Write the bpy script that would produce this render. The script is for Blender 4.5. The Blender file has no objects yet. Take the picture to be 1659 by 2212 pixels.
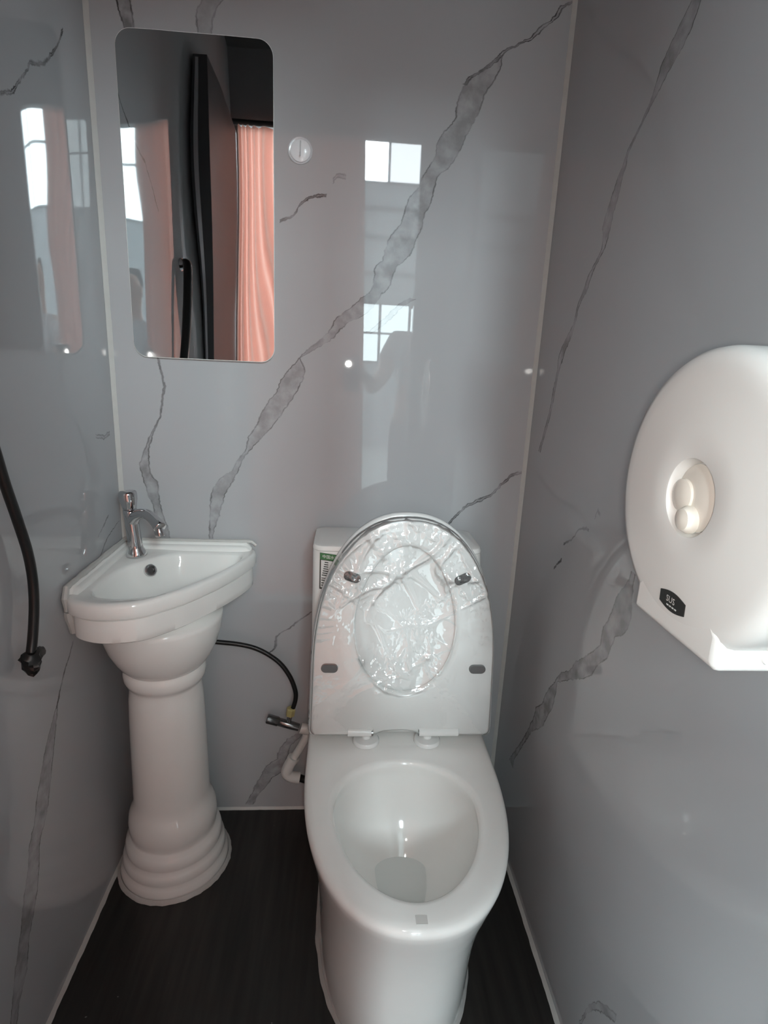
import bpy, bmesh, math, random
from mathutils import Vector, Matrix, noise
random.seed(7)
PI = math.pi
SC = bpy.context.scene
COL = SC.collection

# ---------------------------------------------------------------- camera
CAM = Vector((0.0, -1.3222, 1.2))
F_PX, PITCH, YAW, ROLL = 1223.8, 0.254929, 0.0759483, 0.0461288
fw = Vector((math.sin(YAW)*math.cos(PITCH), math.cos(YAW)*math.cos(PITCH), -math.sin(PITCH)))
rt = fw.cross(Vector((0, 0, 1))).normalized(); up = rt.cross(fw)
r2 = rt*math.cos(ROLL) + up*math.sin(ROLL); u2 = up*math.cos(ROLL) - rt*math.sin(ROLL)
cd = bpy.data.cameras.new('camera'); cam = bpy.data.objects.new('camera', cd); COL.objects.link(cam)
cd.sensor_fit = 'VERTICAL'; cd.sensor_height = 24.0; cd.lens = 24.0*F_PX/2212.0
cd.clip_start = 0.005
M = Matrix.Identity(4)
for i in range(3):
    M[i][0], M[i][1], M[i][2], M[i][3] = r2[i], u2[i], -fw[i], CAM[i]
cam.matrix_world = M
SC.camera = cam

# ---------------------------------------------------------------- light and exposure
W = bpy.data.worlds.new('sky'); SC.world = W; W.use_nodes = True
W.node_tree.nodes['Background'].inputs[0].default_value = (0.80, 0.88, 1.0, 1)
W.node_tree.nodes['Background'].inputs[1].default_value = 1.0
SC.view_settings.view_transform = 'Standard'; SC.view_settings.look = 'None'
SC.view_settings.gamma = 1.0; SC.view_settings.use_curve_mapping = False
SC.view_settings.exposure = 0.02
SC.cycles.use_denoising = True
SC.cycles.max_bounces = 10; SC.cycles.diffuse_bounces = 6; SC.cycles.glossy_bounces = 8
SC.cycles.transmission_bounces = 8; SC.cycles.transparent_max_bounces = 16
SC.cycles.sample_clamp_indirect = 6.0
HIGH_PANE, MID_PANE, SIDE_FILL, LEFT_FILL, ROOF_FILL = 126.0, 18.0, 72.0, 74.0, 5.0     # hall window daylight; side, left and roof strengths are for added unseen sources
FLASH_W = 10.5                                          # the phone's torch

XL, XR, YF, ZC = -0.5158, 0.4379, -1.47, 2.45           # left wall, right wall, door wall, ceiling

# ---------------------------------------------------------------- helpers
WM = {}
def link(o, parent=None):
    COL.objects.link(o)
    if parent is not None:
        o.parent = parent
        o.matrix_parent_inverse = WM.get(parent.name, Matrix.Identity(4)).inverted()
    return o
def tag(o, label, cat, group=None):
    o['label'] = label; o['category'] = cat
    if group: o['group'] = group
    return o
def thing(name, label, cat, loc=(0, 0, 0), group=None):
    o = bpy.data.objects.new(name, None); COL.objects.link(o)
    o.location = loc; o.empty_display_size = 0.05
    WM[o.name] = Matrix.Translation(loc)
    return tag(o, label, cat, group)
def mobj(name, verts, faces, mat, parent=None, sharp=40, label=None):
    me = bpy.data.meshes.new(name); me.from_pydata([tuple(v) for v in verts], [], faces)
    bm = bmesh.new(); bm.from_mesh(me); bmesh.ops.recalc_face_normals(bm, faces=bm.faces); bm.to_mesh(me); bm.free()
    me.polygons.foreach_set('use_smooth', [True]*len(me.polygons))
    if sharp: me.set_sharp_from_angle(angle=math.radians(sharp))
    me.materials.append(mat); me.update()
    o = bpy.data.objects.new(name, me); link(o, parent)
    if label: o['label'] = label
    return o
def struct(o): o['kind'] = 'structure'; return o
class MB:
    def __init__(s): s.v = []; s.f = []
    def add(s, v, f):
        n = len(s.v); s.v += [Vector(a) for a in v]; s.f += [tuple(i+n for i in q) for q in f]; return s
    def box(s, a, b):
        x0, y0, z0 = a; x1, y1, z1 = b
        return s.add([(x0,y0,z0),(x1,y0,z0),(x1,y1,z0),(x0,y1,z0),(x0,y0,z1),(x1,y0,z1),(x1,y1,z1),(x0,y1,z1)],
                     [(0,3,2,1),(4,5,6,7),(0,1,5,4),(1,2,6,5),(2,3,7,6),(3,0,4,7)])
    def loft(s, rings, cap0=True, cap1=True, closed=True):
        n = len(rings[0]); v = [p for r in rings for p in r]; f = []
        for i in range(len(rings)-1):
            for j in range(n if closed else n-1):
                k = (j+1) % n
                f.append((i*n+j, i*n+k, (i+1)*n+k, (i+1)*n+j))
        if cap0: f.append(tuple(range(n-1, -1, -1)))
        if cap1: f.append(tuple((len(rings)-1)*n+j for j in range(n)))
        return s.add(v, f)
    def tube(s, pts, rad, n=12, cap=True):
        pts = [Vector(p) for p in pts]; rs = rad if isinstance(rad, (list, tuple)) else [rad]*len(pts)
        rings = []; prev = None
        for i, p in enumerate(pts):
            t = (pts[min(i+1, len(pts)-1)] - pts[max(i-1, 0)]).normalized()
            if prev is None:
                a = t.cross(Vector((0, 0, 1)))
                if a.length < 1e-3: a = t.cross(Vector((1, 0, 0)))
            else: a = prev - t*prev.dot(t)
            a.normalize(); prev = a; b = t.cross(a)
            rings.append([p + a*rs[i]*math.cos(2*PI*k/n) + b*rs[i]*math.sin(2*PI*k/n) for k in range(n)])
        return s.loft(rings, cap, cap)
    def lathe(s, prof, c, n=64, axis=None, a0=0, a1=2*PI):
        c = Vector(c); ax = Vector(axis or (0, 0, 1)).normalized()
        a = ax.orthogonal().normalized(); b = ax.cross(a)
        rings = [[c + ax*h + (a*math.cos(2*PI*k/n) + b*math.sin(2*PI*k/n))*max(r, 1e-5) for k in range(n)] for r, h in prof]
        return s.loft(rings, True, True)
    def build(s, name, mat, parent=None, sharp=40, label=None): return mobj(name, s.v, s.f, mat, parent, sharp, label)
def bevel(o, w, seg=3):
    m = o.modifiers.new('bevel', 'BEVEL'); m.width = w; m.segments = seg; m.limit_method = 'ANGLE'; m.angle_limit = math.radians(40)
    return o
def spline(pts, k=8):
    P = [Vector(p) for p in pts]; out = []
    for i in range(len(P)-1):
        p0, p1, p2, p3 = P[max(i-1, 0)], P[i], P[i+1], P[min(i+2, len(P)-1)]
        for j in range(k):
            t = j/k
            out.append(0.5*((2*p1) + (p2-p0)*t + (2*p0-5*p1+4*p2-p3)*t*t + (3*p1-p0-3*p2+p3)*t**3))
    return out + [P[-1]]
def radial(poly, c, ang):
    """distance from c to the polygon along direction ang"""
    dx, dy = math.cos(ang), math.sin(ang); best = 0
    n = len(poly)
    for i in range(n):
        ax, ay = poly[i][0]-c[0], poly[i][1]-c[1]; bx, by = poly[(i+1) % n][0]-c[0], poly[(i+1) % n][1]-c[1]
        ex, ey = bx-ax, by-ay; den = dx*ey - dy*ex
        if abs(den) < 1e-12: continue
        t = (ax*ey - ay*ex)/den; u = (ax*dy - ay*dx)/den
        if t > 0 and -1e-9 <= u <= 1+1e-9: best = max(best, t)
    return best

# ---------------------------------------------------------------- materials
def mat(name, col, rough=0.5, metal=0.0, spec=0.5, trans=0.0, ior=1.45, coat=0.0):
    m = bpy.data.materials.new(name); m.use_nodes = True; b = m.node_tree.nodes['Principled BSDF']
    b.inputs['Base Color'].default_value = (*col, 1); b.inputs['Roughness'].default_value = rough
    b.inputs['Metallic'].default_value = metal; b.inputs['Specular IOR Level'].default_value = spec
    b.inputs['Transmission Weight'].default_value = trans; b.inputs['IOR'].default_value = ior
    b.inputs['Coat Weight'].default_value = coat
    return m
def noisy(m, scale, amount, rough_amt=0.0, bump=0.0, bscale=None):
    """fine procedural variation of colour and relief"""
    nt = m.node_tree; b = nt.nodes['Principled BSDF']; c = b.inputs['Base Color'].default_value[:]
    g = nt.nodes.new('ShaderNodeNewGeometry'); t = nt.nodes.new('ShaderNodeTexNoise'); t.inputs['Scale'].default_value = scale
    t.inputs['Detail'].default_value = 4; nt.links.new(g.outputs['Position'], t.inputs['Vector'])
    mx = nt.nodes.new('ShaderNodeMix'); mx.data_type = 'RGBA'
    mx.inputs[6].default_value = (*[x*(1-amount) for x in c[:3]], 1); mx.inputs[7].default_value = (*[min(1, x*(1+amount)) for x in c[:3]], 1)
    nt.links.new(t.outputs['Fac'], mx.inputs[0]); nt.links.new(mx.outputs[2], b.inputs['Base Color'])
    if bump:
        t2 = nt.nodes.new('ShaderNodeTexNoise'); t2.inputs['Scale'].default_value = bscale or scale; nt.links.new(g.outputs['Position'], t2.inputs['Vector'])
        bp = nt.nodes.new('ShaderNodeBump'); bp.inputs['Strength'].default_value = 1.0; bp.inputs['Distance'].default_value = bump
        nt.links.new(t2.outputs['Fac'], bp.inputs['Height']); nt.links.new(bp.outputs['Normal'], b.inputs['Normal'])
    return m
def emis(name, col, s):
    m = bpy.data.materials.new(name); m.use_nodes = True; nt = m.node_tree; nt.nodes.clear()
    e = nt.nodes.new('ShaderNodeEmission'); e.inputs[0].default_value = (*col, 1); e.inputs[1].default_value = s
    o = nt.nodes.new('ShaderNodeOutputMaterial'); nt.links.new(e.outputs[0], o.inputs[0]); return m

M_CERAMIC = noisy(mat('glazed ceramic', (0.86, 0.862, 0.84), 0.06), 30, 0.015)
M_SEAT = noisy(mat('seat plastic', (0.775, 0.785, 0.775), 0.16), 30, 0.01)
M_CHROME = noisy(mat('chrome', (0.62, 0.62, 0.63), 0.05, 1.0), 40, 0.03)
M_DARKCHROME = noisy(mat('worn chrome', (0.22, 0.22, 0.22), 0.22, 0.9), 60, 0.2)
M_RUBBER = noisy(mat('black rubber', (0.008, 0.008, 0.008), 0.38), 50, 0.2)
M_CAULK = noisy(mat('silicone caulk', (0.52, 0.515, 0.495), 0.45), 60, 0.06, bump=0.0006, bscale=120)
M_PVC = noisy(mat('white pvc pipe', (0.68, 0.68, 0.66), 0.3), 60, 0.04)
M_NUT = noisy(mat('yellowed nylon', (0.42, 0.36, 0.16), 0.4), 80, 0.15)
M_BUMPER = noisy(mat('grey rubber', (0.13, 0.13, 0.13), 0.55), 80, 0.1)
M_DISP = noisy(mat('dispenser plastic', (0.80, 0.81, 0.795), 0.22), 40, 0.01)
M_CREAM = noisy(mat('cream plastic', (0.82, 0.79, 0.72), 0.2), 40, 0.02)
M_BLACKLABEL = noisy(mat('black label', (0.01, 0.01, 0.009), 0.45), 90, 0.2)
M_WHITEINK = noisy(mat('white ink', (0.75, 0.75, 0.72), 0.5), 90, 0.05)
M_GREENINK = noisy(mat('green ink', (0.05, 0.17, 0.06), 0.4), 90, 0.05)
M_BLACKINK = noisy(mat('black ink', (0.03, 0.035, 0.03), 0.4), 90, 0.05)
M_PAPER = noisy(mat('label paper', (0.70, 0.70, 0.68), 0.4), 90, 0.02)
M_GREYINK = noisy(mat('grey mark', (0.62, 0.62, 0.60), 0.2), 90, 0.02)
M_MIRROR = noisy(mat('mirror silver', (0.80, 0.81, 0.82), 0.012, 1.0), 2, 0.004)
M_EDGE = noisy(mat('mirror edge', (0.82, 0.84, 0.82), 0.2), 60, 0.05)
VEINS = [
 ('b',1,1.756,1.915,1.3,[0.2202,0.2257,0.2311,0.2429,0.2541,0.264,0.274,0.2819,0.2891,0.2963,0.3064,0.3199,0.335,0.3491,0.356,0.3629,0.3698,0.3789,0.3901,0.3965,0.4001,0.4038,0.415,0.4272],[0.2278,0.2332,0.2386,0.2504,0.2616,0.2716,0.2816,0.2894,0.2966,0.3039,0.314,0.3274,0.3426,0.3566,0.3636,0.3705,0.3774,0.3865,0.3976,0.4041,0.4077,0.4113,0.4225,0.4348]),
 ('b',1,1.348,1.813,0.8,[0.046,0.0509,0.0539,0.0554,0.056,0.056,0.06,0.0719,0.0753,0.0768,0.08,0.0833,0.0888,0.0969,0.104,0.1109,0.1133,0.1149,0.1174,0.12,0.1266,0.136,0.1422,0.146,0.1498,0.1561,0.1625,0.1691,0.175,0.175,0.175,0.1784,0.1833,0.1932,0.2039,0.211,0.211,0.2113,0.2127,0.2144,0.2187,0.223,0.2299,0.2409,0.2573,0.2716,0.2844,0.295],[0.075,0.084,0.0924,0.0934,0.0958,0.0996,0.1038,0.117,0.1265,0.1338,0.138,0.1408,0.1446,0.1492,0.1533,0.155,0.1568,0.1585,0.1649,0.17,0.172,0.174,0.1758,0.1777,0.1795,0.1899,0.2033,0.2111,0.2167,0.2224,0.2276,0.2307,0.2339,0.2394,0.2462,0.2516,0.2555,0.2593,0.262,0.2645,0.2685,0.2749,0.2814,0.2871,0.2919,0.2966,0.297,0.297]),
 ('b',1,0.776,1.352,0.85,[-0.316,-0.3156,-0.3151,-0.3145,-0.314,-0.3134,-0.3127,-0.3114,-0.3101,-0.3088,-0.3075,-0.3024,-0.2953,-0.2881,-0.2733,-0.2588,-0.2524,-0.246,-0.2379,-0.2273,-0.2238,-0.2222,-0.2193,-0.2117,-0.204,-0.1974,-0.1946,-0.1889,-0.1821,-0.175,-0.1672,-0.1559,-0.1518,-0.1483,-0.1423,-0.1348,-0.124,-0.1131,-0.1065,-0.0941,-0.0813,-0.0684,-0.0556,-0.0419,-0.0354,-0.0309,-0.0217,-0.0085,0.0083,0.02,0.0317,0.048],[-0.309,-0.3073,-0.305,-0.3006,-0.2962,-0.2919,-0.289,-0.286,-0.283,-0.2795,-0.276,-0.2691,-0.2621,-0.256,-0.2502,-0.2444,-0.2396,-0.2355,-0.2294,-0.22,-0.2106,-0.1995,-0.1877,-0.1779,-0.1691,-0.1603,-0.1501,-0.1427,-0.1366,-0.1293,-0.1201,-0.1139,-0.1078,-0.1016,-0.0959,-0.0942,-0.0925,-0.0978,-0.1056,-0.0849,-0.0661,-0.0485,-0.031,-0.0232,-0.0123,0.0001,0.0219,0.0412,0.0539,0.0611,0.0681,0.075]),
 ('b',1,1.265,1.343,0.8,[0.036,0.0431,0.0503,0.0562,0.0599,0.0635,0.0672,0.0708,0.0745,0.0781,0.0817,0.0852,0.0885,0.0918,0.095,0.0983,0.1015,0.1048,0.1081,0.1128,0.1181,0.1234,0.1287,0.134],[0.05,0.0572,0.0643,0.0703,0.0739,0.0776,0.0812,0.0849,0.0885,0.0921,0.0958,0.0993,0.1025,0.1058,0.1091,0.1123,0.1156,0.1188,0.1221,0.1268,0.1321,0.1374,0.1427,0.148]),
 ('b',0,-0.148,-0.05,1.0,[1.4793,1.4811,1.4829,1.4848,1.4866,1.4885,1.4915,1.4945,1.4994,1.5106,1.5149,1.5184,1.521,1.5235,1.5262,1.5286,1.5303,1.532,1.5326,1.5329,1.5332,1.5336,1.5339,1.5343],[1.4827,1.4846,1.4864,1.4882,1.49,1.4919,1.4949,1.4979,1.5028,1.5141,1.5183,1.5218,1.5244,1.527,1.5296,1.5321,1.5338,1.5355,1.536,1.5363,1.5367,1.537,1.5374,1.5377]),
 ('b',0,-0.038,-0.011,0.6,[1.5602,1.5663,1.5712,1.5712,1.5712,1.5708,1.57,1.5692],[1.5678,1.5738,1.5788,1.5788,1.5788,1.5783,1.5776,1.5768]),
 ('b',1,0.771,1.192,1.0,[-0.428,-0.433,-0.4359,-0.4383,-0.4401,-0.4406,-0.4412,-0.4417,-0.4435,-0.4482,-0.453,-0.4551,-0.4571,-0.4598,-0.4629,-0.4651,-0.4668,-0.4667,-0.4628,-0.459,-0.4543,-0.4497,-0.4451,-0.4403,-0.4346,-0.4288,-0.423,-0.4173,-0.4152,-0.4133,-0.4115,-0.4096,-0.4071,-0.4044,-0.4043,-0.4071,-0.4091,-0.4111,-0.413,-0.415],[-0.409,-0.4094,-0.4099,-0.4129,-0.4163,-0.4197,-0.4224,-0.4245,-0.4264,-0.4276,-0.4289,-0.43,-0.4295,-0.4302,-0.4397,-0.4447,-0.446,-0.4469,-0.4466,-0.4463,-0.4455,-0.4425,-0.4395,-0.4355,-0.4305,-0.4254,-0.4203,-0.4153,-0.413,-0.411,-0.4089,-0.4068,-0.4043,-0.4015,-0.4017,-0.4051,-0.4071,-0.4091,-0.411,-0.413]),
 ('b',1,1.793,1.851,1.3,[-0.443,-0.4435,-0.4443,-0.4461,-0.448,-0.4499,-0.4517,-0.4532,-0.4537,-0.454],[-0.423,-0.4234,-0.4239,-0.4248,-0.4258,-0.4268,-0.4278,-0.4283,-0.4286,-0.429]),
 ('b',1,1.804,1.865,0.7,[-0.304,-0.3048,-0.3056,-0.3063,-0.3069,-0.3063,-0.3043,-0.2999,-0.2955,-0.293],[-0.28,-0.2792,-0.278,-0.2768,-0.2752,-0.2727,-0.2702,-0.2662,-0.2606,-0.255]),
 ('b',0,0.259,0.435,1.1,[0.8253,0.8342,0.8432,0.852,0.8607,0.8695,0.8741,0.8782,0.8824,0.8861,0.8899,0.8936,0.8973,0.901,0.9096,0.9184,0.9273,0.9354,0.943,0.9507,0.9553,0.9573,0.9593,0.9613],[0.8307,0.8396,0.8486,0.8574,0.8661,0.8749,0.8795,0.8836,0.8878,0.8915,0.8953,0.899,0.9027,0.9064,0.915,0.9238,0.9327,0.9408,0.9484,0.9561,0.9607,0.9627,0.9647,0.9667]),
 ('b',1,0.475,0.59,1.2,[-0.1797,-0.1718,-0.1667,-0.1645,-0.1623,-0.1615,-0.1612,-0.161,-0.1607,-0.1604,-0.1601,-0.1598,-0.1579,-0.1551,-0.1517,-0.1438,-0.1358,-0.1283,-0.1241,-0.1199,-0.1157,-0.1115,-0.107,-0.1021,-0.0972,-0.0923,-0.0874,-0.0825,-0.0776,-0.0727],[-0.1763,-0.1683,-0.1632,-0.1611,-0.1589,-0.1581,-0.1578,-0.1575,-0.1572,-0.1569,-0.1567,-0.1564,-0.1545,-0.1517,-0.1482,-0.1403,-0.1324,-0.1248,-0.1206,-0.1165,-0.1123,-0.1081,-0.1035,-0.0986,-0.0937,-0.0888,-0.0839,-0.0791,-0.0742,-0.0693]),
 ('b',1,0.013,0.237,1.0,[-0.244,-0.24,-0.2361,-0.2321,-0.2282,-0.2242,-0.2214,-0.219,-0.2167,-0.213,-0.2087,-0.2045,-0.2008,-0.1971,-0.1935,-0.1903,-0.187,-0.1773,-0.1647,-0.1552,-0.1561,-0.1569,-0.1528,-0.1488,-0.1445,-0.1395,-0.1346,-0.1292,-0.1176,-0.106],[-0.223,-0.2195,-0.2159,-0.2124,-0.2088,-0.2046,-0.1979,-0.1913,-0.1846,-0.1795,-0.1763,-0.173,-0.1622,-0.1513,-0.1417,-0.1399,-0.1381,-0.1362,-0.1344,-0.1325,-0.1306,-0.1285,-0.1265,-0.1245,-0.1224,-0.1164,-0.1093,-0.1022,-0.0951,-0.088]),
 ('l',0,-0.33,-0.101,1.2,[1.5558,1.5603,1.5647,1.5691,1.576,1.5867,1.5974,1.6062,1.6144,1.6256,1.6384,1.6421,1.6457,1.6496,1.6548,1.6601,1.669,1.6778,1.6867,1.6956,1.7063,1.7188,1.7313,1.7438],[1.5602,1.5646,1.569,1.5734,1.5803,1.591,1.6017,1.6105,1.6187,1.6299,1.6427,1.6464,1.65,1.6539,1.6591,1.6645,1.6733,1.6822,1.691,1.6999,1.7106,1.7231,1.7356,1.7482]),
 ('l',1,0.56,0.652,1.6,[-0.3689,-0.3659,-0.3629,-0.3599,-0.3569,-0.3539,-0.3509,-0.3479,-0.3449,-0.3414,-0.3378,-0.3343,-0.3307,-0.3272,-0.3237,-0.3189,-0.3129,-0.3069,-0.3022,-0.2987,-0.2953,-0.2918,-0.2883,-0.2849],[-0.3651,-0.3621,-0.3591,-0.3561,-0.3531,-0.3501,-0.3471,-0.3441,-0.3411,-0.3376,-0.334,-0.3305,-0.327,-0.3234,-0.3199,-0.3151,-0.3091,-0.3031,-0.2984,-0.2949,-0.2915,-0.288,-0.2846,-0.2811]),
 ('l',1,0.112,0.561,0.9,[-0.607,-0.607,-0.603,-0.5965,-0.5906,-0.5846,-0.5785,-0.5701,-0.5617,-0.5533,-0.5456,-0.54,-0.5343,-0.5269,-0.5168,-0.5103,-0.5051,-0.4999,-0.4887,-0.4761,-0.4692,-0.4642,-0.4546,-0.4445,-0.4351,-0.4254,-0.4135,-0.4009,-0.3849,-0.369],[-0.593,-0.5855,-0.578,-0.5626,-0.5495,-0.5437,-0.5379,-0.5321,-0.5228,-0.5115,-0.5002,-0.4921,-0.4867,-0.4813,-0.4766,-0.4722,-0.4679,-0.4531,-0.4387,-0.4299,-0.4221,-0.4152,-0.4083,-0.4015,-0.3948,-0.3881,-0.3816,-0.3752,-0.3688,-0.364]),
 ('l',1,0.771,0.822,1.4,[-0.1372,-0.1271,-0.1169,-0.1068,-0.0967,-0.0738,-0.0465,-0.0192],[-0.1328,-0.1227,-0.1126,-0.1025,-0.0924,-0.0695,-0.0422,-0.0148]),
 ('l',1,0.818,0.851,0.7,[-0.1372,-0.1277,-0.1183,-0.1089,-0.1005,-0.0927,-0.0849,-0.0772],[-0.1328,-0.1234,-0.114,-0.1046,-0.0961,-0.0884,-0.0806,-0.0728]),
 ('l',0,-0.107,-0.034,0.6,[1.0258,1.0239,1.0221,1.0202,1.0183,1.0193,1.0215,1.0238],[1.0322,1.0304,1.0285,1.0267,1.0248,1.0258,1.028,1.0302]),
 ('r',1,1.025,1.679,1.0,[-0.087,-0.0919,-0.0977,-0.1035,-0.1093,-0.1152,-0.121,-0.1247,-0.1284,-0.1311,-0.1329,-0.1347,-0.1385,-0.1425,-0.1466,-0.1517,-0.1575,-0.1658,-0.1781,-0.1878,-0.1942,-0.2003,-0.2028,-0.2054,-0.2186,-0.2352,-0.2422,-0.2482,-0.2595,-0.2754,-0.2917,-0.2969,-0.3021,-0.3042,-0.307,-0.3131,-0.3179,-0.3203,-0.3254,-0.3303,-0.3315,-0.3448,-0.3619,-0.3753,-0.3951,-0.4122,-0.4292,-0.4572,-0.4697,-0.4797,-0.488,-0.488],[-0.075,-0.0809,-0.0868,-0.0927,-0.0986,-0.1045,-0.1103,-0.1143,-0.1183,-0.1208,-0.1223,-0.1238,-0.127,-0.1305,-0.134,-0.1336,-0.1317,-0.1384,-0.1502,-0.1646,-0.1803,-0.1928,-0.196,-0.1992,-0.2059,-0.2168,-0.2261,-0.2322,-0.2473,-0.2634,-0.2792,-0.2786,-0.2744,-0.2703,-0.276,-0.2825,-0.2902,-0.2974,-0.3045,-0.3169,-0.3242,-0.3331,-0.3509,-0.3681,-0.3798,-0.3895,-0.3969,-0.4018,-0.4125,-0.4283,-0.4457,-0.462]),
 ('r',1,0.248,0.914,1.0,[-0.151,-0.151,-0.1517,-0.1597,-0.1678,-0.1758,-0.1838,-0.1919,-0.1999,-0.2079,-0.216,-0.224,-0.232,-0.2409,-0.2553,-0.2697,-0.2841,-0.2953,-0.3013,-0.3073,-0.3144,-0.3225,-0.3306,-0.3329,-0.3349,-0.3369,-0.3365,-0.3368,-0.3557,-0.3746,-0.3934,-0.413,-0.4329,-0.4529,-0.4658,-0.4754,-0.4826,-0.4926,-0.5067,-0.5156,-0.5188,-0.5223,-0.5259,-0.5452,-0.5568,-0.5616,-0.5631,-0.5618,-0.5567,-0.5554,-0.5541,-0.555],[-0.119,-0.1276,-0.1363,-0.1449,-0.1535,-0.1622,-0.1708,-0.1794,-0.188,-0.1963,-0.2031,-0.2098,-0.2165,-0.2233,-0.2303,-0.2375,-0.2428,-0.2449,-0.2471,-0.2614,-0.2758,-0.2823,-0.2862,-0.2933,-0.3004,-0.3099,-0.3219,-0.3307,-0.3379,-0.3479,-0.3654,-0.3828,-0.3942,-0.4002,-0.4129,-0.431,-0.4437,-0.4563,-0.4692,-0.4823,-0.4844,-0.4836,-0.4857,-0.4958,-0.502,-0.5054,-0.5094,-0.5136,-0.5227,-0.5341,-0.542,-0.542]),
 ('r',0,-0.382,-0.279,1.2,[0.9294,0.9289,0.9283,0.9278,0.9273,0.9268,0.9258,0.9231,0.9203,0.9175,0.9148,0.9106,0.9051,0.8996,0.8951,0.8912,0.8874,0.8844,0.8822,0.88,0.8779,0.8757,0.8735,0.8714],[0.9326,0.9321,0.9316,0.9311,0.9306,0.93,0.9291,0.9263,0.9235,0.9208,0.918,0.9138,0.9083,0.9028,0.8983,0.8945,0.8906,0.8876,0.8854,0.8833,0.8811,0.8789,0.8768,0.8746]),
 ('r',0,-0.281,-0.247,1.5,[0.8374,0.8335,0.8297,0.8259,0.8219,0.8167,0.8116,0.8064],[0.8406,0.8368,0.833,0.8291,0.8252,0.82,0.8148,0.8096]),
 ('r',0,-0.416,-0.398,0.7,[0.9653,0.9667,0.9681,0.9695,0.9709,0.9673,0.9618,0.9563],[0.9707,0.9721,0.9735,0.9749,0.9763,0.9727,0.9672,0.9617]),
 ('r',0,-0.706,-0.614,0.8,[0.2394,0.2312,0.223,0.2133,0.2022,0.1912,0.1732,0.1551,0.1201,0.0844],[0.2566,0.2485,0.2403,0.2305,0.2195,0.2084,0.1904,0.1724,0.1374,0.1016]),
]
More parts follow.
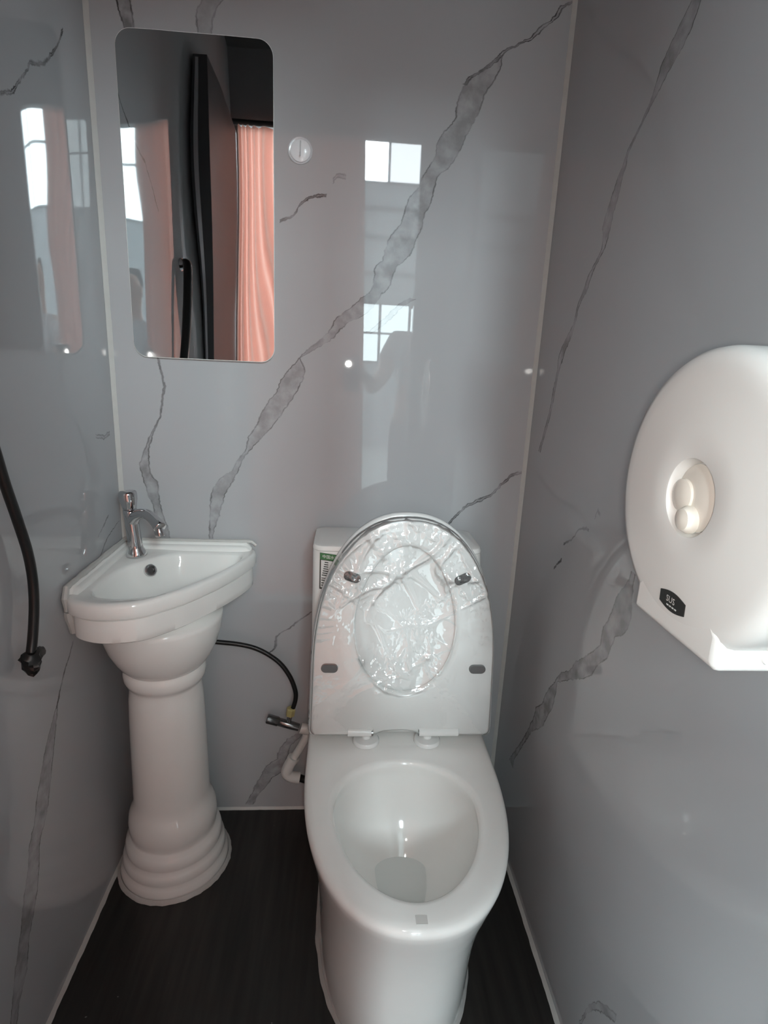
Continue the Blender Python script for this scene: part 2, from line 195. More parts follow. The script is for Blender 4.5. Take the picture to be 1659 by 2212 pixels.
# ---------------------------------------------------------------- marble wall panels
def marble(key, axis_u, ru, rz, rough, wav, base=(0.41, 0.416, 0.428)):
    m = bpy.data.materials.new('marble panel ' + key); m.use_nodes = True; nt = m.node_tree; b = nt.nodes['Principled BSDF']
    N = nt.nodes.new; LK = nt.links.new
    def mth(op, a, c=None, clamp=False):
        n = N('ShaderNodeMath'); n.operation = op; n.use_clamp = clamp
        for i, s in enumerate((a, c)):
            if s is None: continue
            if isinstance(s, (int, float)): n.inputs[i].default_value = s
            else: LK(s, n.inputs[i])
        return n.outputs[0]
    g = N('ShaderNodeNewGeometry'); sx = N('ShaderNodeSeparateXYZ'); LK(g.outputs['Position'], sx.inputs[0])
    U0, V0 = sx.outputs[axis_u], sx.outputs[2]
    def nz(scale, detail=3):
        t = N('ShaderNodeTexNoise'); t.inputs['Scale'].default_value = scale; t.inputs['Detail'].default_value = detail
        LK(g.outputs['Position'], t.inputs['Vector']); return t
    j = nz(95, 4); sc = N('ShaderNodeSeparateColor'); LK(j.outputs['Color'], sc.inputs[0])
    U = mth('ADD', U0, mth('MULTIPLY', mth('SUBTRACT', sc.outputs[0], 0.5), 0.009))
    V = mth('ADD', V0, mth('MULTIPLY', mth('SUBTRACT', sc.outputs[1], 0.5), 0.009))
    mott = nz(34, 3).outputs['Fac']
    fill = None; line = None
    for (wall, axis, t0, t1, inten, lo, hi) in VEINS:
        if wall != key: continue
        T, Q = (V, U) if axis == 1 else (U, V)
        o0 = min(lo)-0.01; o1 = max(hi)+0.01; sp_ = o1-o0
        def mad(x, k, c, clamp=False):
            n = N('ShaderNodeMath'); n.operation = 'MULTIPLY_ADD'; n.use_clamp = clamp
            LK(x, n.inputs[0]); n.inputs[1].default_value = k; n.inputs[2].default_value = c; return n.outputs[0]
        tn = mad(T, 1/(t1-t0), -t0/(t1-t0)); qn = mad(Q, 1/sp_, -o0/sp_)
        c = N('ShaderNodeRGBCurve'); LK(tn, c.inputs['Color'])
        for ci, arr in ((0, lo), (1, hi)):
            cu = c.mapping.curves[ci]; n = len(arr)
            cu.points[0].location = (0, (arr[0]-o0)/sp_); cu.points[-1].location = (1, (arr[-1]-o0)/sp_)
            for k in range(1, n-1): cu.points.new(k/(n-1), (arr[k]-o0)/sp_)
            for p in cu.points: p.handle_type = 'VECTOR'
        c.mapping.update()
        s2 = N('ShaderNodeSeparateColor'); LK(c.outputs[0], s2.inputs[0])
        d = mth('MINIMUM', mth('SUBTRACT', qn, s2.outputs[0]), mth('SUBTRACT', s2.outputs[1], qn))
        tm = N('ShaderNodeMath'); tm.operation = 'COMPARE'; LK(tn, tm.inputs[0]); tm.inputs[1].default_value = 0.5; tm.inputs[2].default_value = 0.5
        inside = mad(d, sp_/0.0020, 0.5, True)
        edge = mad(mth('ABSOLUTE', d), -sp_/0.0024, 1.0, True)
        tmi = mth('MULTIPLY', tm.outputs[0], inten)
        fi = mth('MULTIPLY', inside, tmi); li = mth('MULTIPLY', edge, tmi, True)
        fill = fi if fill is None else mth('MAXIMUM', fill, fi)
        line = li if line is None else mth('MAXIMUM', line, li)
    m1 = N('ShaderNodeMapRange'); LK(mott, m1.inputs[0]); m1.inputs[1].default_value = 0.36; m1.inputs[2].default_value = 0.64
    m1.inputs[3].default_value = 0.10; m1.inputs[4].default_value = 0.55
    f1 = mth('MULTIPLY', fill, m1.outputs[0], True)
    ln = nz(22, 3).outputs['Fac']
    m2 = N('ShaderNodeMapRange'); LK(ln, m2.inputs[0]); m2.inputs[1].default_value = 0.35; m2.inputs[2].default_value = 0.62
    m2.inputs[3].default_value = 0.12; m2.inputs[4].default_value = 1.0
    l1 = mth('MULTIPLY', line, m2.outputs[0], True)
    cloud = nz(2.2, 4).outputs['Fac']
    mx0 = N('ShaderNodeMix'); mx0.data_type = 'RGBA'; LK(cloud, mx0.inputs[0])
    mx0.inputs[6].default_value = (*[x*0.96 for x in base], 1); mx0.inputs[7].default_value = (*[x*1.04 for x in base], 1)
    mx1 = N('ShaderNodeMix'); mx1.data_type = 'RGBA'; LK(f1, mx1.inputs[0]); LK(mx0.outputs[2], mx1.inputs[6]); mx1.inputs[7].default_value = (0.095, 0.09, 0.088, 1)
    mx2 = N('ShaderNodeMix'); mx2.data_type = 'RGBA'; LK(l1, mx2.inputs[0]); LK(mx1.outputs[2], mx2.inputs[6]); mx2.inputs[7].default_value = (0.055, 0.052, 0.05, 1)
    LK(mx2.outputs[2], b.inputs['Base Color'])
    b.inputs['Roughness'].default_value = rough; b.inputs['IOR'].default_value = 1.5
    if wav:
        mp = N('ShaderNodeMapping'); mp.inputs['Scale'].default_value = (wav[1], wav[1], wav[2]); LK(g.outputs['Position'], mp.inputs['Vector'])
        t = N('ShaderNodeTexNoise'); t.inputs['Scale'].default_value = 1.0; t.inputs['Detail'].default_value = 0.5; LK(mp.outputs[0], t.inputs['Vector'])
        bp = N('ShaderNodeBump'); bp.inputs['Strength'].default_value = 1.0; bp.inputs['Distance'].default_value = wav[0]
        LK(t.outputs['Fac'], bp.inputs['Height']); LK(bp.outputs['Normal'], b.inputs['Normal'])
    return m
M_BACK = marble('b', 0, None, None, 0.018, (0.0009, 2.5, 1.0))
M_LEFT = marble('l', 1, None, None, 0.03, (0.0035, 5.0, 1.2))
M_RIGHT = marble('r', 1, None, None, 0.03, (0.003, 4.0, 1.5))
M_PLAINWALL = noisy(mat('plain panel', (0.20, 0.20, 0.205), 0.12), 3, 0.03)
M_CEIL = noisy(mat('ceiling panel', (0.09, 0.09, 0.09), 0.4), 3, 0.03)

def floor_mat():
    m = mat('dark vinyl floor', (0.022, 0.021, 0.019), 0.34); nt = m.node_tree; b = nt.nodes['Principled BSDF']
    g = nt.nodes.new('ShaderNodeNewGeometry'); mp = nt.nodes.new('ShaderNodeMapping'); mp.inputs['Scale'].default_value = (60, 4, 1)
    t = nt.nodes.new('ShaderNodeTexNoise'); t.inputs['Scale'].default_value = 1.0; t.inputs['Detail'].default_value = 6
    nt.links.new(g.outputs['Position'], mp.inputs['Vector']); nt.links.new(mp.outputs[0], t.inputs['Vector'])
    r = nt.nodes.new('ShaderNodeValToRGB'); r.color_ramp.elements[0].position = 0.3; r.color_ramp.elements[1].position = 0.75
    r.color_ramp.elements[0].color = (0.014, 0.0135, 0.0125, 1); r.color_ramp.elements[1].color = (0.033, 0.031, 0.028, 1)
    nt.links.new(t.outputs['Fac'], r.inputs[0])
    sp = nt.nodes.new('ShaderNodeTexNoise'); sp.inputs['Scale'].default_value = 90; sp.inputs['Detail'].default_value = 1
    nt.links.new(g.outputs['Position'], sp.inputs['Vector'])
    gr = nt.nodes.new('ShaderNodeMapRange'); gr.inputs[1].default_value = 0.80; gr.inputs[2].default_value = 0.84
    nt.links.new(sp.outputs['Fac'], gr.inputs[0])
    mx = nt.nodes.new('ShaderNodeMix'); mx.data_type = 'RGBA'; mx.inputs[7].default_value = (0.3, 0.3, 0.28, 1)
    nt.links.new(gr.outputs[0], mx.inputs[0]); nt.links.new(r.outputs[0], mx.inputs[6]); nt.links.new(mx.outputs[2], b.inputs['Base Color'])
    bp = nt.nodes.new('ShaderNodeBump'); bp.inputs['Distance'].default_value = 0.0004; nt.links.new(t.outputs['Fac'], bp.inputs['Height']); nt.links.new(bp.outputs[0], b.inputs['Normal'])
    return m
M_FLOOR = floor_mat()

# ---------------------------------------------------------------- the cubicle
T = 0.05
def slab(name, a, b, m): return struct(MB().box(a, b).build(name, m))
slab('floor', (XL-T, YF-T, -0.05), (XR+T, T, 0.0), M_FLOOR)
slab('ceiling', (XL-T, YF-T, ZC), (XR+T, T, ZC+0.05), M_CEIL)
slab('wall_back', (XL-T, 0, 0), (XR+T, T, ZC), M_BACK)
slab('wall_left', (XL-T, YF, 0), (XL, 0, ZC), M_LEFT)
slab('wall_right', (XR, YF, 0), (XR+T, 0, ZC), M_RIGHT)
JL, JR, JT = -0.468, 0.305, 2.15                        # the door opening
fwb = MB(); fwb.box((XL-T, YF-T, 0), (JL, YF, ZC)); fwb.box((JR, YF-T, 0), (XR+T, YF, ZC)); fwb.box((JL, YF-T, JT), (JR, YF, ZC))
struct(fwb.build('wall_front', M_PLAINWALL))

M_LEAF = noisy(mat('dark door panel', (0.055, 0.056, 0.058), 0.45), 6, 0.05)
M_ALU = noisy(mat('door edge aluminium', (0.45, 0.45, 0.46), 0.3, 0.7), 40, 0.05)
leaf = struct(bevel(MB().box((XL+0.006, YF+0.055, 0.012), (XL+0.044, -0.760, 2.10)).build('door_1', M_LEAF), 0.002))   # open, folded back along the left wall
MB().box((XL+0.012, -0.7595, 0.02), (XL+0.019, -0.7570, 2.09)).build('edge_strip', M_ALU, leaf)
MB().box((XL+0.045, -0.830, 0.90), (XL+0.052, -0.795, 1.10)).build('handle_plate', M_ALU, leaf)
MB().tube([(XL+0.050, -0.812, 1.02), (XL+0.085, -0.812, 1.02), (XL+0.090, -0.825, 1.02), (XL+0.090, -0.920, 1.02)], 0.009, 12).build('door_handle', M_ALU, leaf)

def bead(name, a, b, na, nb, w, jit, step=0.012):
    """a hand-run caulk bead from a to b lying in the corner between directions na and nb"""
    a, b, na, nb = map(Vector, (a, b, na, nb)); n = max(2, int((b-a).length/step)); rings = []
    for i in range(n+1):
        p = a.lerp(b, i/n)
        wa = w*(1 + jit*noise.noise(p*23.0) + jit*0.6*noise.noise(p*61.0)); wb = w*(1 + jit*noise.noise(p*23.0+Vector((9, 4, 2))) + jit*0.6*noise.noise(p*67.0))
        rings.append([p + na*0.0002 + nb*0.0002, p + na*wa + nb*0.0003, p + na*wa*0.72 + nb*wb*0.36, p + na*wa*0.36 + nb*wb*0.72, p + na*0.0003 + nb*wb])
    return MB().loft(rings).build(name, M_CAULK, sharp=60)
struct(bead('trim_1', (XL, 0, 0.0), (XL, 0, ZC), (1, 0, 0), (0, -1, 0), 0.0085, 0.10))
struct(bead('trim_2', (XR, 0, 0.0), (XR, 0, ZC), (-1, 0, 0), (0, -1, 0), 0.0085, 0.10))
struct(bead('trim_3', (XL, 0, 0), (XR, 0, 0), (0, -1, 0), (0, 0, 1), 0.006, 0.15))
struct(bead('trim_4', (XL, YF, 0), (XL, 0, 0), (1, 0, 0), (0, 0, 1), 0.0075, 0.28))
struct(bead('trim_5', (XR, YF, 0), (XR, 0, 0), (-1, 0, 0), (0, 0, 1), 0.0075, 0.18))

# ---------------------------------------------------------------- toilet
TCX = 0.139
def egg(hw, yc, yf, yb, nf, nb, z, cx=TCX, n=112):
    pts = []
    for k in range(n):
        a = 2*PI*k/n; c, s = math.cos(a), math.sin(a); e = nf if s < 0 else nb
        x = cx + hw*math.copysign(abs(c)**(2/e), c)
        y = yc + (yc-yf if s < 0 else yb-yc)*math.copysign(abs(s)**(2/e), s)
        pts.append(Vector((x, y, z)))
    return pts
toilet = thing('toilet', 'white glazed ceramic one-piece toilet with raised seat and lid against the back wall', 'toilet', (TCX, -0.35, 0))
RZ = 0.38
rings = [egg(0.158, -0.30, -0.600, -0.010, 2.4, 8, 0.001, 0.132), egg(0.160, -0.30, -0.604, -0.010, 2.4, 8, 0.02, 0.132),
         egg(0.160, -0.30, -0.606, -0.010, 2.4, 8, 0.10, 0.133), egg(0.166, -0.30, -0.614, -0.010, 2.35, 8, 0.18, 0.135),
         egg(0.178, -0.30, -0.628, -0.010, 2.3, 8, 0.25, 0.137), egg(0.191, -0.30, -0.648, -0.010, 2.3, 8, 0.31),
         egg(0.1985, -0.30, -0.661, -0.010, 2.3, 8, 0.345), egg(0.2015, -0.30, -0.667, -0.010, 2.3, 8, 0.362),
         egg(0.2015, -0.30, -0.668, -0.010, 2.3, 8, 0.370), egg(0.199, -0.30, -0.6655, -0.010, 2.3, 8, 0.3755),
         egg(0.194, -0.30, -0.660, -0.012, 2.3, 8, 0.3788), egg(0.186, -0.30, -0.651, -0.016, 2.3, 8, RZ)]
def hole(g, z, sh=0): return egg(0.138+g, -0.41+sh, -0.613-g+sh, -0.292+g+sh, 1.92, 2.0, z, 0.137)
mid = [a.lerp(b, 0.5) for a, b in zip(rings[-1], hole(0.014, RZ))]
rings += [mid, hole(0.012, RZ-0.0005), hole(0.005, RZ-0.002), hole(0.001, RZ-0.006), hole(0.0, RZ-0.014), hole(0.004, RZ-0.030), hole(0.004, RZ-0.05),
          hole(-0.004, 0.305), hole(-0.018, 0.270), hole(-0.040, 0.240), hole(-0.064, 0.220, 0.006), hole(-0.088, 0.207, 0.012), hole(-0.108, 0.185, 0.016)]
bowl = MB().loft(rings).build('bowl', M_CERAMIC, toilet, sharp=0)
M_WATER = noisy(mat('water over ceramic', (0.70, 0.725, 0.71), 0.02, ior=1.33), 30, 0.01, bump=0.0012, bscale=30)
wr = [[Vector((p.x, p.y, 0.208)) for p in hole(-0.0845, 0.208, 0.011)], [Vector((p.x, p.y, 0.208)) for p in hole(-0.110, 0.208, 0.011)]]
MB().loft(wr, False, True).build('water', M_WATER, toilet, sharp=0, label='clear water at the bottom of the bowl')
# tank
def rrect(x0, x1, y0, y1, r, z, n=8):
    pts = []
    for (cx, cy, a0) in ((x1-r, y1-r, 0), (x0+r, y1-r, PI/2), (x0+r, y0+r, PI), (x1-r, y0+r, 1.5*PI)):
        for k in range(n+1):
            a = a0 + PI/2*k/n; pts.append(Vector((cx+r*math.cos(a), cy+r*math.sin(a), z)))
    return pts
tk = [rrect(-0.060, 0.339, -0.176, -0.004, 0.03, 0.365), rrect(-0.060, 0.339, -0.174, -0.004, 0.03, 0.42), rrect(-0.062, 0.328, -0.166, -0.004, 0.028, 0.60),
      rrect(-0.062, 0.312, -0.158, -0.004, 0.026, 0.795), rrect(-0.0615, 0.3112, -0.1573, -0.004, 0.026, 0.8040)]
MB().loft(tk).build('tank', M_CERAMIC, toilet)
tl = [rrect(-0.0605, 0.3105, -0.1565, -0.004, 0.025, 0.8045), rrect(-0.0622, 0.3118, -0.1580, -0.004, 0.026, 0.8055), rrect(-0.0620, 0.3115, -0.1578, -0.004, 0.026, 0.8105),
      rrect(-0.0595, 0.309, -0.1552, -0.006, 0.024, 0.8150), rrect(-0.052, 0.302, -0.148, -0.012, 0.02, 0.8170)]
MB().loft(tl).build('tank_lid', M_CERAMIC, toilet)
# caulk along the foot
base = egg(0.158, -0.30, -0.600, -0.010, 2.4, 8, 0.0, 0.132, 160)
ck = []
for i, p in enumerate(base):
    c = Vector((0.132, -0.30, 0)); d = (p-c).normalized(); w = 0.0068*(1+0.45*noise.noise(p*31))+0.0015
    ck.append([p + d*0.0, p + d*w + Vector((0, 0, 0.0005)), p + d*w*0.6 + Vector((0, 0, 0.006)), p + d*0.001 + Vector((0, 0, 0.011))])
nn = len(ck)
v = [q for r in ck for q in r]; f = []
for i in range(nn):
    k = (i+1) % nn
    for j in range(3): f.append((i*4+j, k*4+j, k*4+j+1, i*4+j+1))
mobj('caulk_bead', v, f, M_CAULK, toilet, label='white silicone bead sealing the toilet foot')

# seat, lid and hinges: built in the plane of the raised seat
LEAN = math.radians(4.9); HP = Vector((0.1425, -0.218, 0.399))
VU = Vector((1, 0, 0)); VV = Vector((0, math.sin(LEAN), math.cos(LEAN))); VW = Vector((0, -math.cos(LEAN), math.sin(LEAN)))
def pl(u, v, w): return HP + VU*u + VV*v + VW*w
def seat_outline(grow=0.0, notch=True, L=0.493):
    pts = [(0.196+grow, -grow), (0.2035+grow, 0.008)]
    for k in range(0, 61):
        a = PI*k/60; c, s = math.cos(a), math.sin(a)
        pts.append(((0.2005+grow)*math.copysign(abs(c)**(2/2.25), c), 0.15 + (L-0.15+grow)*abs(s)**(2/2.25)))
    pts += [(-0.2035-grow, 0.008), (-0.196-grow, -grow)]
    if notch: pts += [(-0.075, -grow), (-0.06, 0.002), (-0.04, 0.010), (0.005, 0.012), (0.030, 0.009), (0.048, 0.0), (0.06, -grow)]
    return pts
HC = (0.0, 0.268)
def hole_uv(a, g=0.0):
    c, s = math.cos(a), math.sin(a)
    return ((0.109+g)*c*(1-0.13*s), HC[1] + (0.166+g)*s)
def plate(outline, w0, w1, r, hole_on, NA=200):
    rr = [radial(outline, HC, 2*PI*k/NA) for k in range(NA)]
    def ring(off, w): return [pl(HC[0]+(rr[k]-off)*math.cos(2*PI*k/NA), HC[1]+(rr[k]-off)*math.sin(2*PI*k/NA), w) for k in range(NA)]
    R = [ring(r, w0), ring(0, w0+r), ring(0, w1-r), ring(0.35*r, w1-0.3*r), ring(r, w1)]
    if hole_on:
        def hr(g, w):
            out = []
            for k in range(NA):
                a = 2*PI*k/NA; lo_, = (0,)
                # find the hole point lying in direction a
                best = None
                x, y = hole_uv(a, g); rad = math.hypot(x-HC[0], y-HC[1])
                for _ in range(6):
                    b = math.atan2((math.sin(a))*(0.109+g), math.cos(a)*(0.166+g)); x, y = hole_uv(b, g)
                    break
                out.append(pl(x, y, w))
            return out
        R += [hr(0.012, w1+0.0005), hr(0.004, w1-0.001), hr(0.0, w1-0.005), hr(0.0, w0+0.002), hr(0.003, w0)]
        mb = MB().loft(R, False, False); n = NA; a = 0; b = (len(R)-1)*n
        for k in range(n): j = (k+1) % n; mb.f.append((b+k, b+j, a+j, a+k))
        return mb
    return MB().loft(R, True, True)
plate(seat_outline(0.003, False, 0.499), -0.022, -0.003, 0.006, False).build('lid', M_SEAT, toilet, sharp=50)
seat = plate(seat_outline(), 0.0, 0.017, 0.006, True).build('seat', M_SEAT, toilet, sharp=50)
def bumper(u, v, ang):
    m = MB(); R = []
    def stad(l, r, w):
        pts = []
        for s, a0 in ((1, -PI/2), (-1, PI/2)):
            for k in range(9):
                a = a0 + PI*k/8; x, y = s*l + r*math.cos(a), r*math.sin(a)
                pts.append(pl(u + x*math.cos(ang) - y*math.sin(ang), v + x*math.sin(ang) + y*math.cos(ang), w))
        return pts
    m.loft([stad(0.0085, 0.0098, 0.0165), stad(0.0085, 0.0098, 0.0215), stad(0.0082, 0.0085, 0.0235)]).build('bumper', M_BUMPER, seat, label='dark grey rubber bumper')
bumper(-0.161, 0.162, 0.0); bumper(0.162, 0.162, 0.0); bumper(0.117, 0.366, 0.45); bumper(-0.118, 0.366, -0.3)
for s, u0, u1, ub in ((-1, -0.118, -0.062, -0.076), (1, 0.040, 0.130, 0.062)):
    m = MB(); m.tube([pl(u0, 0.010, 0.013), pl(u0+0.001, 0.010, 0.013), pl(u1-0.001, 0.010, 0.013), pl(u1, 0.010, 0.013)], [0.009, 0.0105, 0.0105, 0.009], 20)
    q = pl(ub, 0, 0.0045); m.lathe([(0.030, RZ+0.0008), (0.030, RZ+0.005), (0.027, RZ+0.009), (0.010, RZ+0.011), (0.009, RZ+0.018)], (q.x, q.y, 0), 32)
    m.build('hinge', M_SEAT, toilet)
    # pin end showing in the barrel
e = MB().tube([pl(-0.0655, 0.010, 0.0175), pl(-0.0615, 0.010, 0.0175)], 0.0075, 14).build('hinge_pin', M_DARKCHROME, toilet, label='grey pin end')
e = MB().tube([pl(0.0405, 0.010, 0.0175), pl(0.0390, 0.010, 0.0175)], 0.0075, 14).build('hinge_pin', M_DARKCHROME, toilet, label='grey pin end')

# water-efficiency label on the tank front
def flat(name, pts, m, parent, eps=0.0004, label=None):
    """a thin printed patch: outline pts in world, pushed out along its normal"""
    P = [Vector(p) for p in pts]; nrm = (P[1]-P[0]).cross(P[2]-P[0]).normalized()
    if nrm.dot(CAM-P[0]) < 0: nrm = -nrm
    return MB().loft([[p for p in P], [p + nrm*eps for p in P]]).build(name, m, parent, sharp=30, label=label)
TF = lambda x, z: Vector((x, -0.1745 + (z-0.42)*(0.0085/0.18) if z < 0.60 else -0.1663 + (z-0.60)*(0.008/0.195), z))
def tf(x, z, e=0.0006): p = TF(x, z); return Vector((p.x, p.y-e, p.z))
SK = -0.10                                               # the label was stuck on a little askew
def lab(a, b, e): return tf(-0.0455 + a + SK*0*b, 0.8120 - b - 0.13*a, e)
sticker = flat('water_label', [lab(0, 0.010, 0.0004), lab(0.062, 0.010, 0.0004), lab(0.062, 0.092, 0.0004), lab(0, 0.092, 0.0004)], M_BLACKINK, toilet, label='green and white water efficiency label with black border')
def lp(a0, a1, b0, b1, m, name='print', e=0.0011): return flat(name, [lab(a0, b0, e), lab(a1, b0, e), lab(a1, b1, e), lab(a0, b1, e)], m, sticker)
lp(0.0025, 0.0595, 0.026, 0.088, M_PAPER, 'white_field'); lp(0.0005, 0.0615, 0.0105, 0.0245, M_GREENINK, 'green_header')
for b0, b1, a1 in ((0.0655, 0.0672, 0.055), (0.070, 0.0722, 0.05), (0.0762, 0.0784, 0.05), (0.0816, 0.0836, 0.05)): lp(0.004, a1, b0, b1, M_BLACKINK, 'text_line', 0.0016)
lp(0.036, 0.055, 0.029, 0.046, M_BLACKINK, 'grade_field', 0.0016)
for i in range(7): lp(0.0105 - 0.0009*i, 0.0185, 0.029 + i*0.0049, 0.0312 + i*0.0049, M_BLACKINK, 'text_line', 0.0016)
flat('arrow', [lab(0.0235, 0.034, 0.0016), lab(0.029, 0.038, 0.0016), lab(0.0245, 0.042, 0.0016)], M_BLACKINK, sticker)
def text_mesh(body, size):
    cu = bpy.data.curves.new('lettering', 'FONT'); cu.body = body; cu.size = size; cu.align_x = 'LEFT'; cu.resolution_u = 2
    o = bpy.data.objects.new('lettering', cu); COL.objects.link(o)
    bpy.context.view_layer.update()
    me = bpy.data.meshes.new_from_object(o.evaluated_get(bpy.context.evaluated_depsgraph_get()))
    bpy.data.objects.remove(o); return me
def put_text(me, fn, m, parent, name='lettering'):
    for vv in me.vertices: vv.co = fn(vv.co.x, vv.co.y)
    me.materials.clear(); me.materials.append(m); me.name = name
    o = bpy.data.objects.new(name, me); link(o, parent); return o
put_text(text_mesh('中国水效标识', 0.0088), lambda x, y: lab(0.005+x, 0.0205-y, 0.0018), M_WHITEINK, sticker)
# small square mark on the front of the rim
flat('maker_mark', [(0.129, -0.655, RZ-0.0004), (0.147, -0.655, RZ-0.0004), (0.147, -0.641, RZ+0.0003), (0.129, -0.641, RZ+0.0003)], M_GREYINK, toilet, 0.0006, label='small grey square mark')

# ---------------------------------------------------------------- plastic wrap on the seat
def film_mat():
    m = bpy.data.materials.new('clear plastic film'); m.use_nodes = True; nt = m.node_tree; nt.nodes.clear()
    N = nt.nodes.new; LK = nt.links.new
    tr = N('ShaderNodeBsdfTransparent'); tr.inputs[0].default_value = (0.97, 0.97, 0.97, 1)
    gl = N('ShaderNodeBsdfGlossy'); gl.inputs['Roughness'].default_value = 0.06; gl.inputs[0].default_value = (1, 1, 1, 1)
    lw = N('ShaderNodeFresnel'); lw.inputs[0].default_value = 1.5
    g = N('ShaderNodeNewGeometry'); t = N('ShaderNodeTexNoise'); t.inputs['Scale'].default_value = 45; t.inputs['Detail'].default_value = 2
    LK(g.outputs['Position'], t.inputs['Vector'])
    bp = N('ShaderNodeBump'); bp.inputs['Distance'].default_value = 0.0007; LK(t.outputs['Fac'], bp.inputs['Height'])
    LK(bp.outputs[0], gl.inputs['Normal']); LK(bp.outputs[0], lw.inputs['Normal'])
    mu = N('ShaderNodeMath'); mu.operation = 'MULTIPLY_ADD'; mu.inputs[1].default_value = 2.1; mu.inputs[2].default_value = 0.03; mu.use_clamp = True
    LK(lw.outputs[0], mu.inputs[0])
    mx = N('ShaderNodeMixShader'); LK(mu.outputs[0], mx.inputs[0]); LK(tr.outputs[0], mx.inputs[1]); LK(gl.outputs[0], mx.inputs[2])
    o = N('ShaderNodeOutputMaterial'); LK(mx.outputs[0], o.inputs[0]); return m
M_FILM = film_mat()
so = seat_outline(); NA, NR = 300, 90
rr = [radial(so, HC, 2*PI*k/NA) for k in range(NA)]
def ridged(u, v, s, seed):
    n = noise.noise(Vector((u*s, v*s, seed))); return 1 - min(1, abs(n)*3.0)
vs = []; fs = []
for i in range(NR+1):
    t = i/NR
    for k in range(NA):
        a = 2*PI*k/NA; r = rr[k]*1.012*t; u = r*math.cos(a); v_ = HC[1] + r*math.sin(a)
        inner = math.hypot(u/0.109, (v_-HC[1])/0.166)
        amt = 0.35 + 0.65*min(1, max(0, (v_-0.28)/0.08))                        # most crumpled at the top
        if 0.10 < v_ < 0.19 and abs(u) < 0.105: amt = 0.8                       # and along the foot of the opening
        if inner > 1.02 and v_ < 0.30: amt *= 0.25
        th = math.radians(-38); uu, vv2 = u*math.cos(th)-v_*math.sin(th), u*math.sin(th)+v_*math.cos(th)
        cr = ridged(uu*0.5, vv2*1.5, 13, 1.3)**4; cr2 = ridged(uu*1.2+0.4, vv2*0.5, 17, 5.1)**4
        msk = max(0, min(1, 0.5 + 2.2*noise.noise(Vector((u*14, v_*14, 21)))))
        w = 0.0225 + amt*(0.0050*cr + 0.0034*cr2 + msk*(0.0030*ridged(u, v_, 60, 9.7)**3 + 0.0015*ridged(u*1.1, v_, 120, 3.7)**2))
        # radial gathers near the top edge
        if t > 0.72 and v_ > 0.22: w += 0.0026*((t-0.72)/0.28)*(0.5+0.5*math.sin(a*64 + 4*noise.noise(Vector((u*20, v_*20, 0)))))*(1-max(0, (t-0.95)/0.05))
        sag = 0.010*max(0, 1-inner**4) if inner < 1 else 0
        w -= sag
        if t > 0.965: w -= 0.024*((t-0.965)/0.035)
        vs.append(pl(u, v_, w))
for i in range(NR):
    for k in range(NA):
        j = (k+1) % NA
        if i == 0: 
            if k < NA-0: fs.append((i*NA+k, (i+1)*NA+k, (i+1)*NA+j))
        else: fs.append((i*NA+k, i*NA+j, (i+1)*NA+j, (i+1)*NA+k))
film = mobj('plastic_wrap', vs, fs, M_FILM, None, sharp=0)
tag(film, 'crinkled clear plastic film still wrapped over the raised toilet seat', 'plastic wrap')
# ---------------------------------------------------------------- corner basin on its pedestal
G = 0.0025
basin = thing('pedestal_basin', 'white ceramic corner washbasin on a ringed pedestal in the left corner', 'washbasin', (-0.385, -0.155, 0))
BZ = 0.757
front = spline([(XL+G, -0.292, 0), (-0.503, -0.318, 0), (-0.478, -0.337, 0), (-0.443, -0.348, 0), (-0.405, -0.345, 0), (-0.367, -0.333, 0), (-0.333, -0.303, 0), (-0.301, -0.268, 0), (-0.273, -0.224, 0), (-0.249, -0.179, 0), (-0.226, -0.125, 0), (-0.2085, -0.073, 0), (-0.201, -0.035, 0), (-0.208, -G, 0)], 6)
OUT = [(p.x, p.y) for p in front] + [(XL+G, -G)]
INN = [(p.x, p.y) for p in spline([(-0.478, -0.262, 0), (-0.462, -0.290, 0), (-0.423, -0.300, 0), (-0.380, -0.294, 0), (-0.343, -0.276, 0), (-0.288, -0.214, 0), (-0.246, -0.122, 0), (-0.233, -0.062, 0), (-0.243, -0.036, 0), (-0.290, -0.036, 0), (-0.340, -0.034, 0), (-0.378, -0.038, 0), (-0.405, -0.058, 0), (-0.424, -0.083, 0), (-0.441, -0.108, 0), (-0.464, -0.142, 0), (-0.476, -0.200, 0), (-0.478, -0.262, 0)], 6)][:-1]
BC = (-0.365, -0.180); NB = 160
def angs(poly):
    A = [2*PI*k/NB for k in range(NB)]
    return A
AO = sorted([2*PI*k/NB for k in range(NB)])
ro = [radial(OUT, BC, a) for a in AO]; ri = [radial(INN, BC, a) for a in AO]
def ring_o(off, z): return [Vector((max(BC[0]+(ro[k]-off)*math.cos(a), XL+G), min(BC[1]+(ro[k]-off)*math.sin(a), -G), z)) for k, a in enumerate(AO)]
def ring_i(off, z, s=1.0): return [Vector((BC[0]+(ri[k]*s+off)*math.cos(a), BC[1]+(ri[k]*s+off)*math.sin(a), z)) for k, a in enumerate(AO)]
def wallring(off, z):
    """outline stepped in only on the free front, not along the walls"""
    out = []
    for k, a in enumerate(AO):
        x, y = BC[0]+ro[k]*math.cos(a), BC[1]+ro[k]*math.sin(a)
        o = 0 if (x < XL+G+0.004 and y > -0.27) or (y > -G-0.004 and x < -0.24) else off
        out.append(Vector((max(BC[0]+(ro[k]-o)*math.cos(a), XL+G), min(BC[1]+(ro[k]-o)*math.sin(a), -G), z)))
    return out
